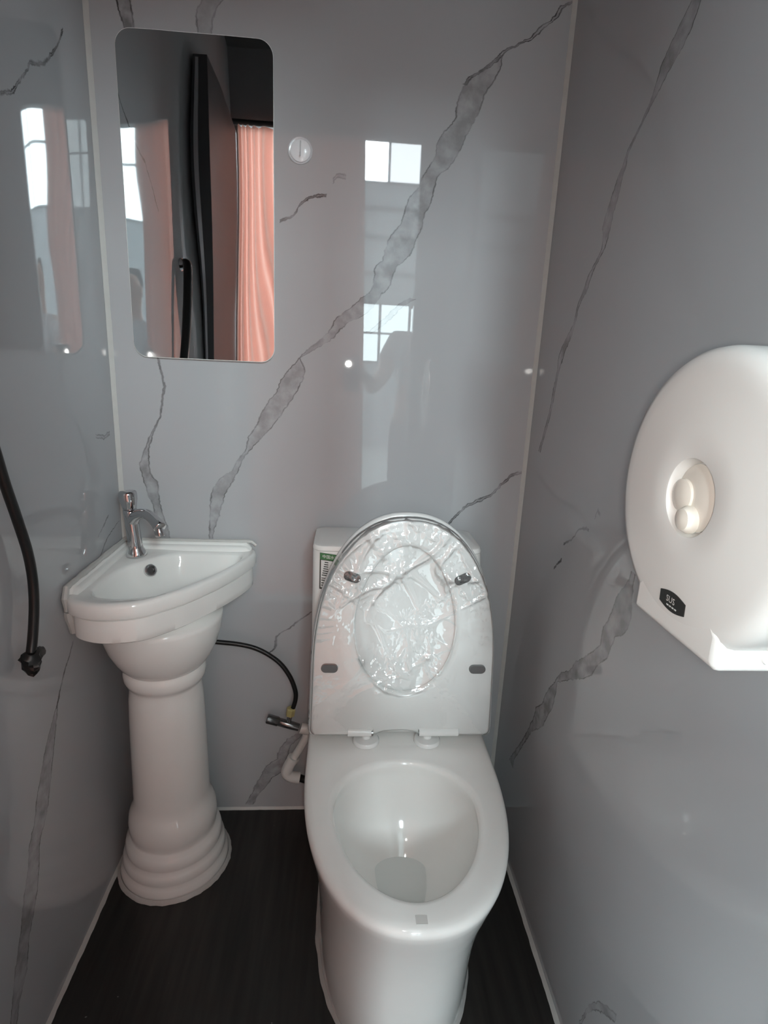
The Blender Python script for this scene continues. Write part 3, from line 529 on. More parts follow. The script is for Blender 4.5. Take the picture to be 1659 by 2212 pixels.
R = [wallring(0.14, 0.655), wallring(0.05, 0.668), wallring(0.014, 0.674), wallring(0.010, 0.677), wallring(0.0095, 0.690), wallring(0.0100, 0.7205), wallring(0.0140, 0.7222), wallring(0.0140, 0.7255),
     wallring(0.0015, 0.7268), wallring(0.0, 0.730), wallring(0.0, 0.748), wallring(0.002, 0.7535), wallring(0.007, 0.7568), wallring(0.013, 0.757)]
R += [[a.lerp(b, 0.6) for a, b in zip(wallring(0.013, 0.757), ring_i(0.012, 0.753))], ring_i(0.009, 0.7525), ring_i(0.003, 0.7500), ring_i(0.0, 0.746), ring_i(-0.003, 0.735), ring_i(0, 0.705, 0.90), ring_i(0, 0.685, 0.76), ring_i(0, 0.673, 0.52), ring_i(0, 0.670, 0.25)]
MB().loft(R).build('basin_bowl', M_CERAMIC, basin, sharp=48)
# raised ledges along the two walls
def ledge(name, a, b, inward, w, z0, z1):
    a, b, inward = Vector(a), Vector(b), Vector(inward); d = (b-a).normalized(); rs = []
    L = (b-a).length
    for i in range(25):
        s = L*i/24; tp = min(1, min(s, L-s)/0.008+0.35)
        p = a + d*s
        prof = [(0, z0), (w, z0), (w, z0+(z1-z0)*0.45*tp), (w*0.85, z0+(z1-z0)*0.62*tp), (w*0.55, z0+(z1-z0)*0.70*tp), (w*0.45, z0+(z1-z0)*0.95*tp), (w*0.3, z0+(z1-z0)*tp), (0, z0+(z1-z0)*tp)]
        rs.append([p + inward*x + Vector((0, 0, z)) for x, z in prof])
    MB().loft(rs).build(name, M_CERAMIC, basin, sharp=50)
ledge('rim_ledge', (XL+0.004, -G, 0), (-0.214, -G, 0), (0, -1, 0), 0.022, 0.752, 0.772)
ledge('rim_ledge', (XL+G, -0.004, 0), (XL+G, -0.300, 0), (1, 0, 0), 0.022, 0.752, 0.770)
def caulk_run(pts, ru, parent, name='caulk_bead'):
    P = [Vector(p) for p in pts]; Q = []
    for i in range(len(P)-1):
        n = max(1, int((P[i+1]-P[i]).length/0.008))
        Q += [P[i].lerp(P[i+1], j/n) for j in range(n)]
    Q.append(P[-1])
    rad = [ru*(1+0.35*noise.noise(q*40)) for q in Q]
    MB().tube(Q, rad, 8).build(name, M_CAULK, parent, label='white silicone bead along the wall joint')
caulk_run([(XL+0.006, -0.006, 0.773), (-0.215, -0.006, 0.774), (-0.204, -0.007, 0.765)], 0.0045, basin)
caulk_run([(XL+0.006, -0.006, 0.773), (XL+0.006, -0.300, 0.770), (XL+0.008, -0.312, 0.752), (XL+0.008, -0.308, 0.728)], 0.006, basin)
caulk_run([(XL+0.0075, -0.302, 0.724), (XL+0.0075, -0.296, 0.70), (XL+0.0075, -0.290, 0.676)], 0.0085, basin)
# pedestal
prof = [(0.128, 0.66), (0.1275, 0.645), (0.124, 0.62), (0.1155, 0.59), (0.104, 0.565), (0.0945, 0.549), (0.087, 0.540), (0.0825, 0.5365), (0.0825, 0.5345), (0.0862, 0.5305), (0.0878, 0.522), (0.0870, 0.511), (0.0835, 0.5015), (0.0785, 0.497), (0.0772, 0.490), (0.0778, 0.476), (0.0795, 0.462), (0.0815, 0.42), (0.0832, 0.35), (0.0846, 0.26), (0.0855, 0.205), (0.0865, 0.190), (0.0915, 0.176), (0.0975, 0.160), (0.1005, 0.140), (0.1000, 0.120), (0.097, 0.108), (0.0985, 0.102), (0.1065, 0.094), (0.1105, 0.080), (0.1095, 0.069), (0.1085, 0.064), (0.1145, 0.057), (0.1180, 0.046), (0.1175, 0.037), (0.1170, 0.033), (0.1215, 0.026), (0.1245, 0.014), (0.1250, 0.001)]
MB().lathe([(r, z) for r, z in reversed(prof)], (-0.386, -0.155, 0), 96).build('pedestal', M_CERAMIC, basin, sharp=0)
v = []; f = []; nn = 120
for i in range(nn):
    a = 2*PI*i/nn; d = Vector((math.cos(a), math.sin(a), 0)); c = Vector((-0.386, -0.155, 0)); w = 0.0058*(1+0.35*noise.noise(d*9))+0.001
    if c.x + d.x*(0.126+w) < XL+0.001: w = 0.001
    v += [c+d*0.122, c+d*(0.1252+w)+Vector((0, 0, 0.0004)), c+d*(0.1252+w*0.7)+Vector((0, 0, 0.006)), c+d*0.1255+Vector((0, 0, 0.0095))]
    k = (i+1) % nn
    for j in range(3): f.append((i*4+j, k*4+j, k*4+j+1, i*4+j+1))
mobj('caulk_bead', v, f, M_CAULK, basin, label='white silicone ring around the pedestal foot')
# overflow ring
oc = Vector((-0.4235, -0.1005, 0.7315)); on = Vector((0.62, -0.62, 0.42)).normalized()
ov = MB().lathe([(0.0015, 0.0005), (0.0075, 0.0005), (0.0085, 0.0045), (0.0115, 0.0050), (0.0138, 0.0030), (0.0142, -0.004), (0.006, -0.006)], oc, 40, on).build('overflow_ring', M_CHROME, basin, label='chrome overflow ring')
MB().lathe([(0.0075, 0.0008), (0.001, 0.0012)], oc, 24, on).build('overflow_hole', M_DARKCHROME, ov)

# ---------------------------------------------------------------- basin tap
FX, FY, FZ = -0.4615, -0.0715, 0.7560
tap = thing('basin_tap', 'chrome push-button tap with curved spout on the corner washbasin', 'tap', (FX, FY, FZ))
ti = Vector((-0.012, 0.0, 0.15)).normalized()
bp_ = Vector((FX, FY, FZ))
MB().lathe([(0.0225, 0.0), (0.0228, 0.004), (0.0205, 0.010), (0.0165, 0.017), (0.0155, 0.026), (0.0150, 0.060), (0.0148, 0.100), (0.0150, 0.108)], bp_, 40, ti).build('tap_body', M_CHROME, tap, sharp=0)
MB().lathe([(0.0140, 0.1085), (0.0150, 0.112), (0.0185, 0.130), (0.0195, 0.142), (0.0185, 0.1475), (0.0150, 0.1500), (0.004, 0.151)], bp_, 40, ti).build('push_knob', M_CHROME, tap, sharp=0)
dg = Vector((0.72, -0.69, 0)).normalized()
sp = spline([bp_ + Vector((-0.006, 0, 0.080)), bp_ + dg*0.020 + Vector((-0.004, 0, 0.098)), bp_ + dg*0.045 + Vector((0, 0, 0.107)), bp_ + dg*0.072 + Vector((0, 0, 0.106)), bp_ + dg*0.098 + Vector((0, 0, 0.097)), bp_ + dg*0.112 + Vector((0, 0, 0.089))], 6)
n = len(sp)
MB().tube(sp, [0.0145 - 0.0035*math.sin(PI*i/(n-1)) for i in range(n-2)] + [0.0135, 0.0115], 24).build('spout', M_CHROME, tap, sharp=60)
q = bp_ + dg*0.103 + Vector((0, 0, 0.087))
MB().lathe([(0.009, 0.002), (0.0098, 0.006), (0.0098, 0.016), (0.0085, 0.0185), (0.003, 0.0175)], q, 28, dg*0.35 + Vector((0, 0, -1))).build('aerator', M_CHROME, tap)

# ---------------------------------------------------------------- supply hose, angle valve and pipe on the back wall
hose = thing('supply_hose', 'black rubber supply hose curving from behind the pedestal to the angle valve', 'hose', (-0.115, -0.04, 0.345))
pts = [(-0.345, -0.045, 0.530), (-0.300, -0.036, 0.523), (-0.240, -0.032, 0.514), (-0.195, -0.032, 0.500), (-0.150, -0.034, 0.470), (-0.122, -0.036, 0.432), (-0.107, -0.038, 0.392), (-0.106, -0.039, 0.365), (-0.114, -0.040, 0.335)]
MB().tube(spline(pts, 8), 0.0058, 14).build('hose_tube', M_RUBBER, hose, sharp=0)
MB().lathe([(0.009, -0.011), (0.0115, -0.009), (0.0118, 0.009), (0.0100, 0.012), (0.006, 0.013)], (-0.118, -0.040, 0.330), 6, (0.15, 0, 1)).build('hose_nut', M_NUT, hose, sharp=20, label='yellowed plastic nut')
valve = thing('angle_valve', 'dull chrome angle valve on the back wall left of the toilet', 'valve', (-0.13, -0.04, 0.30))
va, vb = Vector((-0.178, -0.042, 0.313)), Vector((-0.094, -0.040, 0.284)); vd = (vb-va).normalized()
MB().tube([va, va+vd*0.002, va+vd*0.030, va+vd*0.032], [0.0105, 0.0125, 0.0120, 0.0105], 20).build('valve_handle', M_DARKCHROME, valve)
MB().tube([va+vd*0.0325, va+vd*0.034, va+vd*0.070, va+vd*0.086], [0.0095, 0.0105, 0.0105, 0.0095], 20).build('valve_body', M_DARKCHROME, valve)
MB().tube([va+vd*0.056, (-0.119, -0.040, 0.318)], 0.0062, 14).build('outlet_stub', M_CHROME, valve)
pipe = thing('water_pipe', 'white plastic pipe elbow beside the toilet below the angle valve', 'pipe', (-0.10, -0.04, 0.13))
MB().tube([(-0.0930, -0.040, 0.2835), (-0.0915, -0.040, 0.283), (-0.0660, -0.038, 0.276)], [0.0135, 0.014, 0.014], 20).build('coupling', M_PVC, pipe)
MB().tube([(-0.074, -0.030, 0.272), (-0.079, -0.032, 0.248), (-0.096, -0.036, 0.215), (-0.122, -0.042, 0.172)], [0.0105]*4, 18).build('pipe_run', M_PVC, pipe, sharp=0)
MB().tube(spline([(-0.113, -0.0405, 0.188), (-0.124, -0.042, 0.166), (-0.127, -0.043, 0.149), (-0.115, -0.043, 0.138), (-0.094, -0.042, 0.133)], 5), 0.0145, 20).build('elbow', M_PVC, pipe, sharp=60)
MB().tube([(-0.109, -0.0399, 0.195), (-0.113, -0.0405, 0.187)], 0.0160, 20).build('collar', M_PVC, pipe)
MB().tube([(-0.0935, -0.042, 0.133), (-0.078, -0.042, 0.127), (-0.067, -0.042, 0.122)], 0.0095, 16).build('black_pipe_end', M_RUBBER, pipe, sharp=0, label='black pipe end')

# ---------------------------------------------------------------- hose on the left wall
wh = thing('wall_hose', 'thick black hose hanging down the left wall with a taped end', 'hose', (-0.497, -0.462, 0.70))
pts = [(XL+0.001, -0.655, 1.475), (XL+0.016, -0.640, 1.465), (XL+0.02, -0.545, 1.22), (XL+0.019, -0.494, 1.090), (XL+0.019, -0.470, 1.005), (XL+0.020, -0.452, 0.945), (XL+0.021, -0.437, 0.888), (XL+0.021, -0.432, 0.840), (XL+0.021, -0.437, 0.795), (XL+0.021, -0.450, 0.750), (XL+0.021, -0.462, 0.722)]
MB().tube(spline(pts, 8), 0.0078, 16).build('hose_tube', M_RUBBER, wh, sharp=0)
MB().lathe([(0.020, 0.0005), (0.020, 0.004), (0.013, 0.009), (0.0105, 0.016)], (XL, -0.655, 1.475), 24, (1, 0.1, -0.1)).build('wall_flange', M_CHROME, wh)
m = MB(); rings = []
for i in range(9):
    t = i/8; c = Vector((XL+0.022, -0.463-0.004*t, 0.727-0.036*t)); r0 = 0.0085 + 0.0065*math.sin(PI*min(1, t*1.05))**0.7
    rings.append([c + Vector((math.cos(2*PI*k/14), math.sin(2*PI*k/14), 0.25*math.sin(4*PI*k/14)))*r0*(1+0.35*noise.noise(Vector((k*1.7, i*0.9, 3)))) for k in range(14)])
m.loft(rings).build('taped_end', M_RUBBER, wh, sharp=25)
rings = []
for i in range(5):
    c = Vector((XL+0.026, -0.458+0.0055*i, 0.7185-0.001*i)); r0 = 0.0115*(0.75+0.25*math.sin(PI*(i+1)/5))
    rings.append([c + Vector((0.55*math.cos(2*PI*k/10), 0, math.sin(2*PI*k/10)))*r0*(1+0.30*noise.noise(Vector((k*1.3, i*1.1, 8)))) for k in range(10)])
MB().loft(rings).build('tape_flap', M_RUBBER, wh, sharp=25)

# ---------------------------------------------------------------- mirror
MX0, MX1, MZ0, MZ1, MR = -0.462, -0.1595, 1.193, 1.802, 0.030
def bulge(x, z):
    s = x-MX0; sl = 0.047 + 0.016*min(1, max(0, (1.70-z)/0.40)) + 0.002*math.sin(z*23) + 0.002*math.sin(z*11+1)
    a, b_ = 0.060, 0.090                                  # the left edge sits tight, the sheet then bows off the wall
    k = sl*s if s < a else sl*(a + (s-a) - (s-a)**2/(2*(b_-a))) if s < b_ else sl*(a + (b_-a)/2)
    return 0.0035 + k + 0.00035*math.sin(s*38 + 0.6*math.sin(z*7))
def mirror_sheet():
    nx, nz = 70, 120; v = []; f = []; idx = {}
    for i in range(nx+1):
        for j in range(nz+1):
            x = MX0 + (MX1-MX0)*i/nx; z = MZ0 + (MZ1-MZ0)*j/nz
            # round the corners by pulling the grid in
            ex = min(x-MX0, MX1-x); ez = min(z-MZ0, MZ1-z)
            if ex < MR and ez < MR:
                dx, dz = MR-ex, MR-ez; mxd = max(dx, dz); L = math.hypot(dx, dz)
                sc = mxd/L if L > 0 else 1
                cx = MX0+MR if x < (MX0+MX1)/2 else MX1-MR; cz = MZ0+MR if z < (MZ0+MZ1)/2 else MZ1-MR
                x = cx + (x-cx)*sc; z = cz + (z-cz)*sc
            v.append((x, -bulge(x, z), z))
    for i in range(nx):
        for j in range(nz):
            a = i*(nz+1)+j; f.append((a, a+nz+1, a+nz+2, a+1))
    return v, f, nx, nz
v, f, nx, nz = mirror_sheet()
mir = thing('wall_mirror', 'frameless rounded mirror sheet glued to the back wall above the basin', 'mirror', (-0.31, 0, 1.193))
mobj('mirror_face', v, f, M_MIRROR, mir, sharp=0)
per = [i*(nz+1) for i in range(nx+1)] + [nx*(nz+1)+j for j in range(1, nz+1)] + [i*(nz+1)+nz for i in range(nx-1, -1, -1)] + [j for j in range(nz-1, 0, -1)]
ring0 = [Vector(v[k]) + Vector((0, 0.0002, 0)) for k in per]; cc = Vector(((MX0+MX1)/2, 0, (MZ0+MZ1)/2))
ring1 = []; ring2 = []
for p_ in ring0:
    d = Vector((p_.x-cc.x, 0, p_.z-cc.z)).normalized(); ring1.append(p_ + d*0.0012 + Vector((0, 0.0004, 0))); ring2.append(Vector((p_.x, -0.0006, p_.z)) + d*0.0012)
MB().loft([ring0, ring1, ring2], False, False).build('mirror_edge', M_EDGE, mir, label='pale bevelled edge')

# ---------------------------------------------------------------- adhesive hook
hk = thing('adhesive_hook', 'small round white plastic wall hook beside the mirror', 'hook', (-0.106, 0, 1.60))
hc = Vector((-0.106, -0.0008, 1.616))
M_PAD = noisy(mat('clear hook pad', (0.62, 0.62, 0.64), 0.15), 60, 0.02)
M_HOOKW = noisy(mat('white hook plastic', (0.86, 0.86, 0.88), 0.2), 60, 0.02)
MB().lathe([(0.0255, 0.0), (0.0255, 0.0012), (0.0240, 0.0022), (0.0225, 0.0016)], hc, 48, (0, -1, 0)).build('hook_pad', M_PAD, hk)
MB().lathe([(0.0205, 0.0018), (0.0205, 0.0046), (0.0180, 0.0062), (0.004, 0.0066)], hc + Vector((0.0008, 0, -0.0015)), 48, (0, -1, 0)).build('hook_plate', M_HOOKW, hk)
MB().tube(spline([hc + Vector((0.001, -0.0065, 0.016)), hc + Vector((0.001, -0.0085, 0.004)), hc + Vector((0.001, -0.0095, -0.008)), hc + Vector((0.001, -0.013, -0.013)), hc + Vector((0.001, -0.0165, -0.008))], 5), 0.0012, 10).build('hook_wire', M_PAD, hk)

# ---------------------------------------------------------------- toilet roll dispenser on the right wall
DC = Vector((XR-0.001, -0.864, 1.100)); DR, DX = 0.128, 0.300
disp = thing('paper_dispenser', 'round white plastic toilet roll dispenser mounted on the right wall', 'paper dispenser', (XR, -0.864, 0.972))
dep = XR-0.001-DX
prof = [(DR-0.004, 0.0), (DR-0.003, 0.004), (DR-0.003, dep*0.35), (DR-0.001, dep*0.36), (DR, dep*0.38), (DR, dep-0.016), (DR-0.0015, dep-0.009), (DR-0.006, dep-0.0035), (DR-0.014, dep-0.0008), (DR-0.024, dep), (0.060, dep+0.002), (0.036, dep+0.0025)]
prof += [(0.0345, dep+0.002), (0.0335, dep-0.001), (0.030, dep-0.0075), (0.004, dep-0.0085)]
MB().lathe(prof, DC, 112, (-1, 0, 0)).build('dispenser_case', M_DISP, disp, sharp=38)
# mouth block under the drum
mo = MB(); y0, y1, z0, z1 = -0.931, -0.801, 0.9715, 1.000
sec = lambda x, ins: [Vector((x, y1-ins, z0+ins)), Vector((x, y0+ins, z0+ins)), Vector((x, y0+ins, z1)), Vector((x, -0.9, 1.03)), Vector((x, -0.83, 1.03)), Vector((x, y1-ins, z1))]
mo.loft([sec(DX+0.0005, 0.004), sec(DX+0.004, 0.0005), sec(DX+0.007, 0), sec(XR-0.001, 0)])
bevel(mo.build('paper_mouth', M_DISP, disp, sharp=30), 0.003, 3)
MB().lathe([(0.0065, 0.0), (0.006, 0.002), (0.002, 0.0034)], (DX+0.046, y0-0.0002, 0.985), 20, (0, -1, 0)).build('screw_cap', M_DISP, disp)
win = MB().lathe([(0.0295, -0.0070), (0.0295, -0.0055), (0.0270, -0.0040), (0.003, -0.0030)], DC + Vector((-dep, 0, 0)), 48, (-1, 0, 0)).build('viewing_hub', M_CREAM, disp, label='cream recessed hub')
hubc = Vector((DX, -0.864, 1.100))
MB().lathe([(0.0125, 0.000), (0.0122, 0.004), (0.0095, 0.0085), (0.003, 0.0105)], hubc + Vector((0.004, 0.001, -0.0195)), 32, (-1, 0, 0)).build('lock_button', M_CREAM, win)
MB().lathe([(0.0150, 0.000), (0.0145, 0.0025), (0.011, 0.0042), (0.003, 0.0048)], hubc + Vector((0.0035, 0.0165, -0.001)), 32, (-1, 0, 0)).build('hub_boss', M_CREAM, win)
# black lens-shaped label
LO = Vector((0, -0.8655, 1.0037)); LA = Vector((0, -1, 0)); LB = Vector((0, 0, 1))
def dl(a, b, e):                                         # a along the label, b up across it, on the drum face
    q = LO + LA*a + LB*b; r = math.hypot(q.y+0.864, q.z-1.1); t = max(0, min(1, (r-0.060)/0.044)); face = 0.002*(1-t)
    if r > 0.104: face = -0.0008*min(1, (r-0.104)/0.010)
    return Vector((DX - face - e, q.y, q.z))
LW, LE, LH = 0.0195, 0.0055, 0.0092
ol = [(-LW + 2*LW*k/12, LE + (LH-LE)*math.sin(PI*k/12)) for k in range(13)] + [(LW - 2*LW*k/12, -LE - (LH-LE)*math.sin(PI*k/12)) for k in range(13)]
lbl = MB().loft([[dl(a, b, -0.0005) for a, b in ol], [dl(a, b, 0.0008) for a, b in ol]]).build('brand_label', M_BLACKLABEL, disp, label='black lens-shaped label with white letters')
put_text(text_mesh('SUS', 0.0085), lambda x, y: dl(-0.0080+x, -0.0012+y, 0.0014), M_WHITEINK, lbl)
for k in range(4): 
    a = -0.007 + 0.0042*k
    MB().loft([[dl(a, -0.0052, 0.0006), dl(a+0.0026, -0.0052, 0.0006), dl(a+0.0026, -0.0040, 0.0006), dl(a, -0.0040, 0.0006)], [dl(a, -0.0052, 0.0012), dl(a+0.0026, -0.0052, 0.0012), dl(a+0.0026, -0.0040, 0.0012), dl(a, -0.0040, 0.0012)]]).build('small_print', M_GREYINK, lbl)
# ---------------------------------------------------------------- curtain in the doorway
M_CURT = bpy.data.materials.new('salmon curtain'); M_CURT.use_nodes = True
nt = M_CURT.node_tree; nt.nodes.clear()
df = nt.nodes.new('ShaderNodeBsdfDiffuse'); tl_ = nt.nodes.new('ShaderNodeBsdfTranslucent'); mx = nt.nodes.new('ShaderNodeMixShader'); mo_ = nt.nodes.new('ShaderNodeOutputMaterial')
wv = nt.nodes.new('ShaderNodeTexWave'); wv.inputs['Scale'].default_value = 180; gg = nt.nodes.new('ShaderNodeNewGeometry'); nt.links.new(gg.outputs['Position'], wv.inputs['Vector'])
rp = nt.nodes.new('ShaderNodeValToRGB'); rp.color_ramp.elements[0].color = (0.80, 0.47, 0.39, 1); rp.color_ramp.elements[1].color = (0.84, 0.52, 0.44, 1)
nt.links.new(wv.outputs['Fac'], rp.inputs[0]); nt.links.new(rp.outputs[0], df.inputs[0]); nt.links.new(rp.outputs[0], tl_.inputs[0])
mx.inputs[0].default_value = 0.20; nt.links.new(df.outputs[0], mx.inputs[1]); nt.links.new(tl_.outputs[0], mx.inputs[2]); nt.links.new(mx.outputs[0], mo_.inputs[0])
cur = thing('door_curtain', 'salmon pink pleated curtain drawn across the doorway', 'curtain', (-0.19, YF+0.03, 0.02))
v = []; f = []; NX, NZ = 240, 24
for j in range(NZ+1):
    z = 0.02 + (2.136-0.02)*j/NZ; xr = 0.104 - 0.046*(z/2.1)
    for i in range(NX+1):
        t = i/NX; x = -0.466 + (xr+0.466)*t
        y = YF+0.030 + 0.014*math.sin(t*2*PI*18 + 0.5*math.sin(z*2.1) + 1.2*math.sin(t*9)) + 0.004*math.sin(t*70+z*3)
        v.append((x, y, z))
for j in range(NZ):
    for i in range(NX):
        a = j*(NX+1)+i; f.append((a, a+1, a+NX+2, a+NX+1))
mobj('curtain_cloth', v, f, M_CURT, cur, sharp=0)
M_ROD = noisy(mat('black rod', (0.02, 0.02, 0.02), 0.35), 40, 0.1)
MB().tube([(XL+0.004, YF+0.030, 2.150), (XR-0.004, YF+0.030, 2.150)], 0.012, 14).build('curtain_rod', M_ROD, cur)

# ---------------------------------------------------------------- the workshop hall outside
M_HALLW = noisy(mat('grey sheet cladding', (0.60, 0.61, 0.62), 0.45), 5, 0.03)
M_HALLF = noisy(mat('concrete', (0.42, 0.42, 0.41), 0.7), 4, 0.1)
M_FRAME = noisy(mat('window frame', (0.25, 0.26, 0.27), 0.5), 20, 0.05)
HY = -8.0
slab('floor_hall', (-5, HY-0.2, -0.12), (5, YF-T-0.001, -0.05), M_HALLF)
cb = MB(); n = 100
for (z0, z1) in ((-0.05, 0.0),): pass
v = []; f = []
def clad(x0, x1, z0, z1):
    k = max(2, int((x1-x0)/0.05)); b = len(v)
    for i in range(k+1):
        x = x0 + (x1-x0)*i/k; y = HY + (0.012 if i % 4 < 2 else 0.0)
        v.append((x, y, z0)); v.append((x, y, z1))
    for i in range(k): a = b+2*i; f.append((a, a+2, a+3, a+1))
clad(-5, 5, -0.05, 1.25); clad(-5, -0.7, 1.25, 2.10); clad(1.5, 5, 1.25, 2.1); clad(-5, 1.55, 2.10, 2.60); clad(1.55, 5, 2.1, 3.2); clad(4.0, 5, 3.2, 5.3); clad(-4.4, -2.1, 2.6, 3.2)
clad(-5, -4.4, 2.6, 5.3); clad(-2.1, 0.02, 2.6, 5.3); clad(0.02, 1.02, 2.6, 3.80); clad(1.02, 1.55, 2.6, 5.3); clad(-5, 5, 5.3, 5.6)
struct(mobj('wall_far', v, f, M_HALLW, None, sharp=20))
gb = MB()
for z in (2.55, 3.05, 3.45): gb.box((-2.05, HY+0.012, z-0.02), (1.5, HY+0.05, z+0.02))
struct(gb.build('trim_6', M_FRAME))
slab('wall_far_left', (-5.1, HY, -0.05), (-5, YF-T-0.001, 5.6), M_HALLW)
slab('wall_far_right', (5, HY, -0.05), (5.1, YF-T-0.001, 5.6), M_HALLW)
# outer face of the hall either side of and above the cubicle
nb = MB(); nb.box((-5, YF-T-0.05, -0.05), (XL-T, YF-T-0.001, 5.6)); nb.box((XR+T, YF-T-0.05, -0.05), (5, YF-T-0.001, 5.6)); nb.box((XL-T, YF-T-0.05, ZC+0.05), (XR+T, YF-T-0.001, 5.6))
struct(nb.build('wall_near', M_HALLW))
rb = MB(); yy = [HY-0.1, -6.6, -5.6, -4.0, -3.0, YF-T]
rb.box((-5.1, yy[0], 5.6), (5.1, yy[1], 5.7)); rb.box((-5.1, yy[2], 5.6), (5.1, yy[3], 5.7)); rb.box((-5.1, yy[4], 5.6), (5.1, yy[5], 5.7))
for ya, yb in ((yy[1], yy[2]), (yy[3], yy[4])): rb.box((-5.1, ya, 5.6), (-3.5, yb, 5.7)); rb.box((3.5, ya, 5.6), (5.1, yb, 5.7))
struct(rb.build('ceiling_hall', M_HALLW))
E_HI = emis('bright daylight pane', (0.80, 0.955, 1.0), HIGH_PANE); E_MID = emis('daylight pane', (0.80, 0.965, 1.0), MID_PANE); E_ROOF = emis('added roof fill pane', (0.80, 0.965, 1.0), ROOF_FILL)  # the roof emission is added fill for the hall, out of view
E_SIDE = emis('added right fill pane', (0.80, 0.965, 1.0), SIDE_FILL)  # unseen glow added to brighten the basin and pedestal
E_LEFT = emis('added left fill pane', (0.80, 0.965, 1.0), LEFT_FILL)  # unseen glow added to brighten the right wall and dispenser
E_HI2 = emis('dim daylight pane', (0.86, 0.95, 1.0), HIGH_PANE*0.16)
def window(name, x0, x1, z0, z1, panes, rows=1, cols=None):
    w = MB(); t = 0.025
    w.box((x0-t, HY-0.03, z0-t), (x1+t, HY+0.03, z0)); w.box((x0-t, HY-0.03, z1), (x1+t, HY+0.03, z1+t)); w.box((x0-t, HY-0.03, z0), (x0, HY+0.03, z1)); w.box((x1, HY-0.03, z0), (x1+t, HY+0.03, z1))
    xs = [x0] + [p[0] for p in panes]
    for k in range(1, len(xs)-1): w.box((xs[k]-0.02, HY-0.02, z0), (xs[k]+0.02, HY+0.02, z1))
    for r in range(1, rows): zz = z0+(z1-z0)*r/rows; w.box((x0, HY-0.015, zz-0.015), (x1, HY+0.02, zz+0.015))
    o = struct(w.build(name, M_FRAME))
    for k in range(len(xs)-1): MB().add([(xs[k], HY-0.01, z0), (xs[k+1], HY-0.01, z0), (xs[k+1], HY-0.01, z1), (xs[k], HY-0.01, z1)], [(0, 1, 2, 3)]).build('pane', panes[k][1], o, sharp=0)
window('window_1', 0.02, 1.02, 3.80, 5.30, [(0.55, E_HI), (1.02, E_HI2)])
window('window_2', -0.7, 1.5, 1.25, 2.10, [(0.0, E_MID), (0.49, E_MID), (0.95, E_MID), (1.5, E_MID)], 2)
window('window_5', -4.4, -2.1, 3.2, 5.3, [(-3.2, E_LEFT), (-2.1, E_LEFT)], 3)  # added light source, placed to reach the right wall through the gap
window('window_6', 1.55, 4.0, 3.2, 5.3, [(2.8, E_SIDE), (4.0, E_SIDE)], 3)  # added light source, placed to reach the left side through the gap
for k, (ya, yb) in enumerate(((yy[1], yy[2]), (yy[3], yy[4]))):  # skylights added in the unseen roof to fill the hall with light
    fr = MB(); fr.box((-3.55, ya-0.03, 5.58), (3.55, ya, 5.6)); fr.box((-3.55, yb, 5.58), (3.55, yb+0.03, 5.6))
    o = struct(fr.build('window_%d' % (k+3), M_FRAME))
    MB().add([(-3.5, ya, 5.65), (3.5, ya, 5.65), (3.5, yb, 5.65), (-3.5, yb, 5.65)], [(0, 1, 2, 3)]).build('pane', E_ROOF, o, sharp=0)

# ---------------------------------------------------------------- the photographer with the phone (seen only in the mirror)
def skin_body(name, joints, edges, m, parent=None, sub=2):
    me = bpy.data.meshes.new(name); me.from_pydata([j[0] for j in joints], edges, []); o = bpy.data.objects.new(name, me); link(o, parent)
    sk = o.modifiers.new('skin', 'SKIN')
    for i, j in enumerate(joints):
        sv = me.skin_vertices[0].data[i]; sv.radius = (j[1], j[2] if len(j) > 2 else j[1]); sv.use_root = (i == 0)
    s = o.modifiers.new('sub', 'SUBSURF'); s.levels = sub; s.render_levels = sub
    sk.use_smooth_shade = True
    me.materials.append(m); return o
M_SKIN = noisy(mat('skin', (0.42, 0.25, 0.18), 0.5), 60, 0.05)
M_SHIRT = noisy(mat('light grey shirt', (0.50, 0.50, 0.51), 0.8), 40, 0.06)
M_TROUS = noisy(mat('dark trousers', (0.05, 0.05, 0.06), 0.8), 40, 0.1)
M_HAIR = noisy(mat('black hair', (0.012, 0.011, 0.010), 0.5), 120, 0.3)
PX, PY = 0.43, -1.95; GZ = -0.05
person = thing('person', 'person in a light grey shirt holding a phone, reflected in the mirror', 'person', (PX, PY, GZ))
hand = Vector((0.045, -1.365, 1.155))
J = [((PX, PY, 0.90), 0.15, 0.11), ((PX, PY, 1.08), 0.135, 0.10), ((PX, PY-0.01, 1.26), 0.15, 0.105), ((PX, PY-0.005, 1.37), 0.075, 0.07), ((PX-0.005, PY+0.01, 1.43), 0.05, 0.052),
     ((PX-0.005, PY+0.02, 1.50), 0.072, 0.085), ((PX-0.005, PY+0.025, 1.565), 0.076, 0.092), ((PX-0.005, PY+0.02, 1.62), 0.058, 0.07),
     ((PX-0.165, PY+0.02, 1.33), 0.055), ((PX-0.235, PY+0.17, 1.15), 0.045), ((PX-0.30, PY+0.33, 1.08), 0.038), ((hand.x+0.055, hand.y-0.035, hand.z-0.02), 0.024), ((hand.x+0.02, hand.y-0.015, hand.z), 0.022, 0.03),
     ((PX+0.165, PY, 1.33), 0.055), ((PX+0.21, PY-0.02, 1.10), 0.042), ((PX+0.20, PY+0.06, 0.90), 0.030), ((PX+0.19, PY+0.09, 0.82), 0.026, 0.034),
     ((PX-0.09, PY, 0.82), 0.095), ((PX-0.10, PY+0.01, 0.45), 0.065), ((PX-0.10, PY-0.01, 0.05), 0.042), ((PX-0.10, PY+0.12, 0.005), 0.035),
     ((PX+0.09, PY, 0.82), 0.095), ((PX+0.10, PY+0.01, 0.45), 0.065), ((PX+0.10, PY-0.01, 0.05), 0.042), ((PX+0.10, PY+0.12, 0.005), 0.035)]
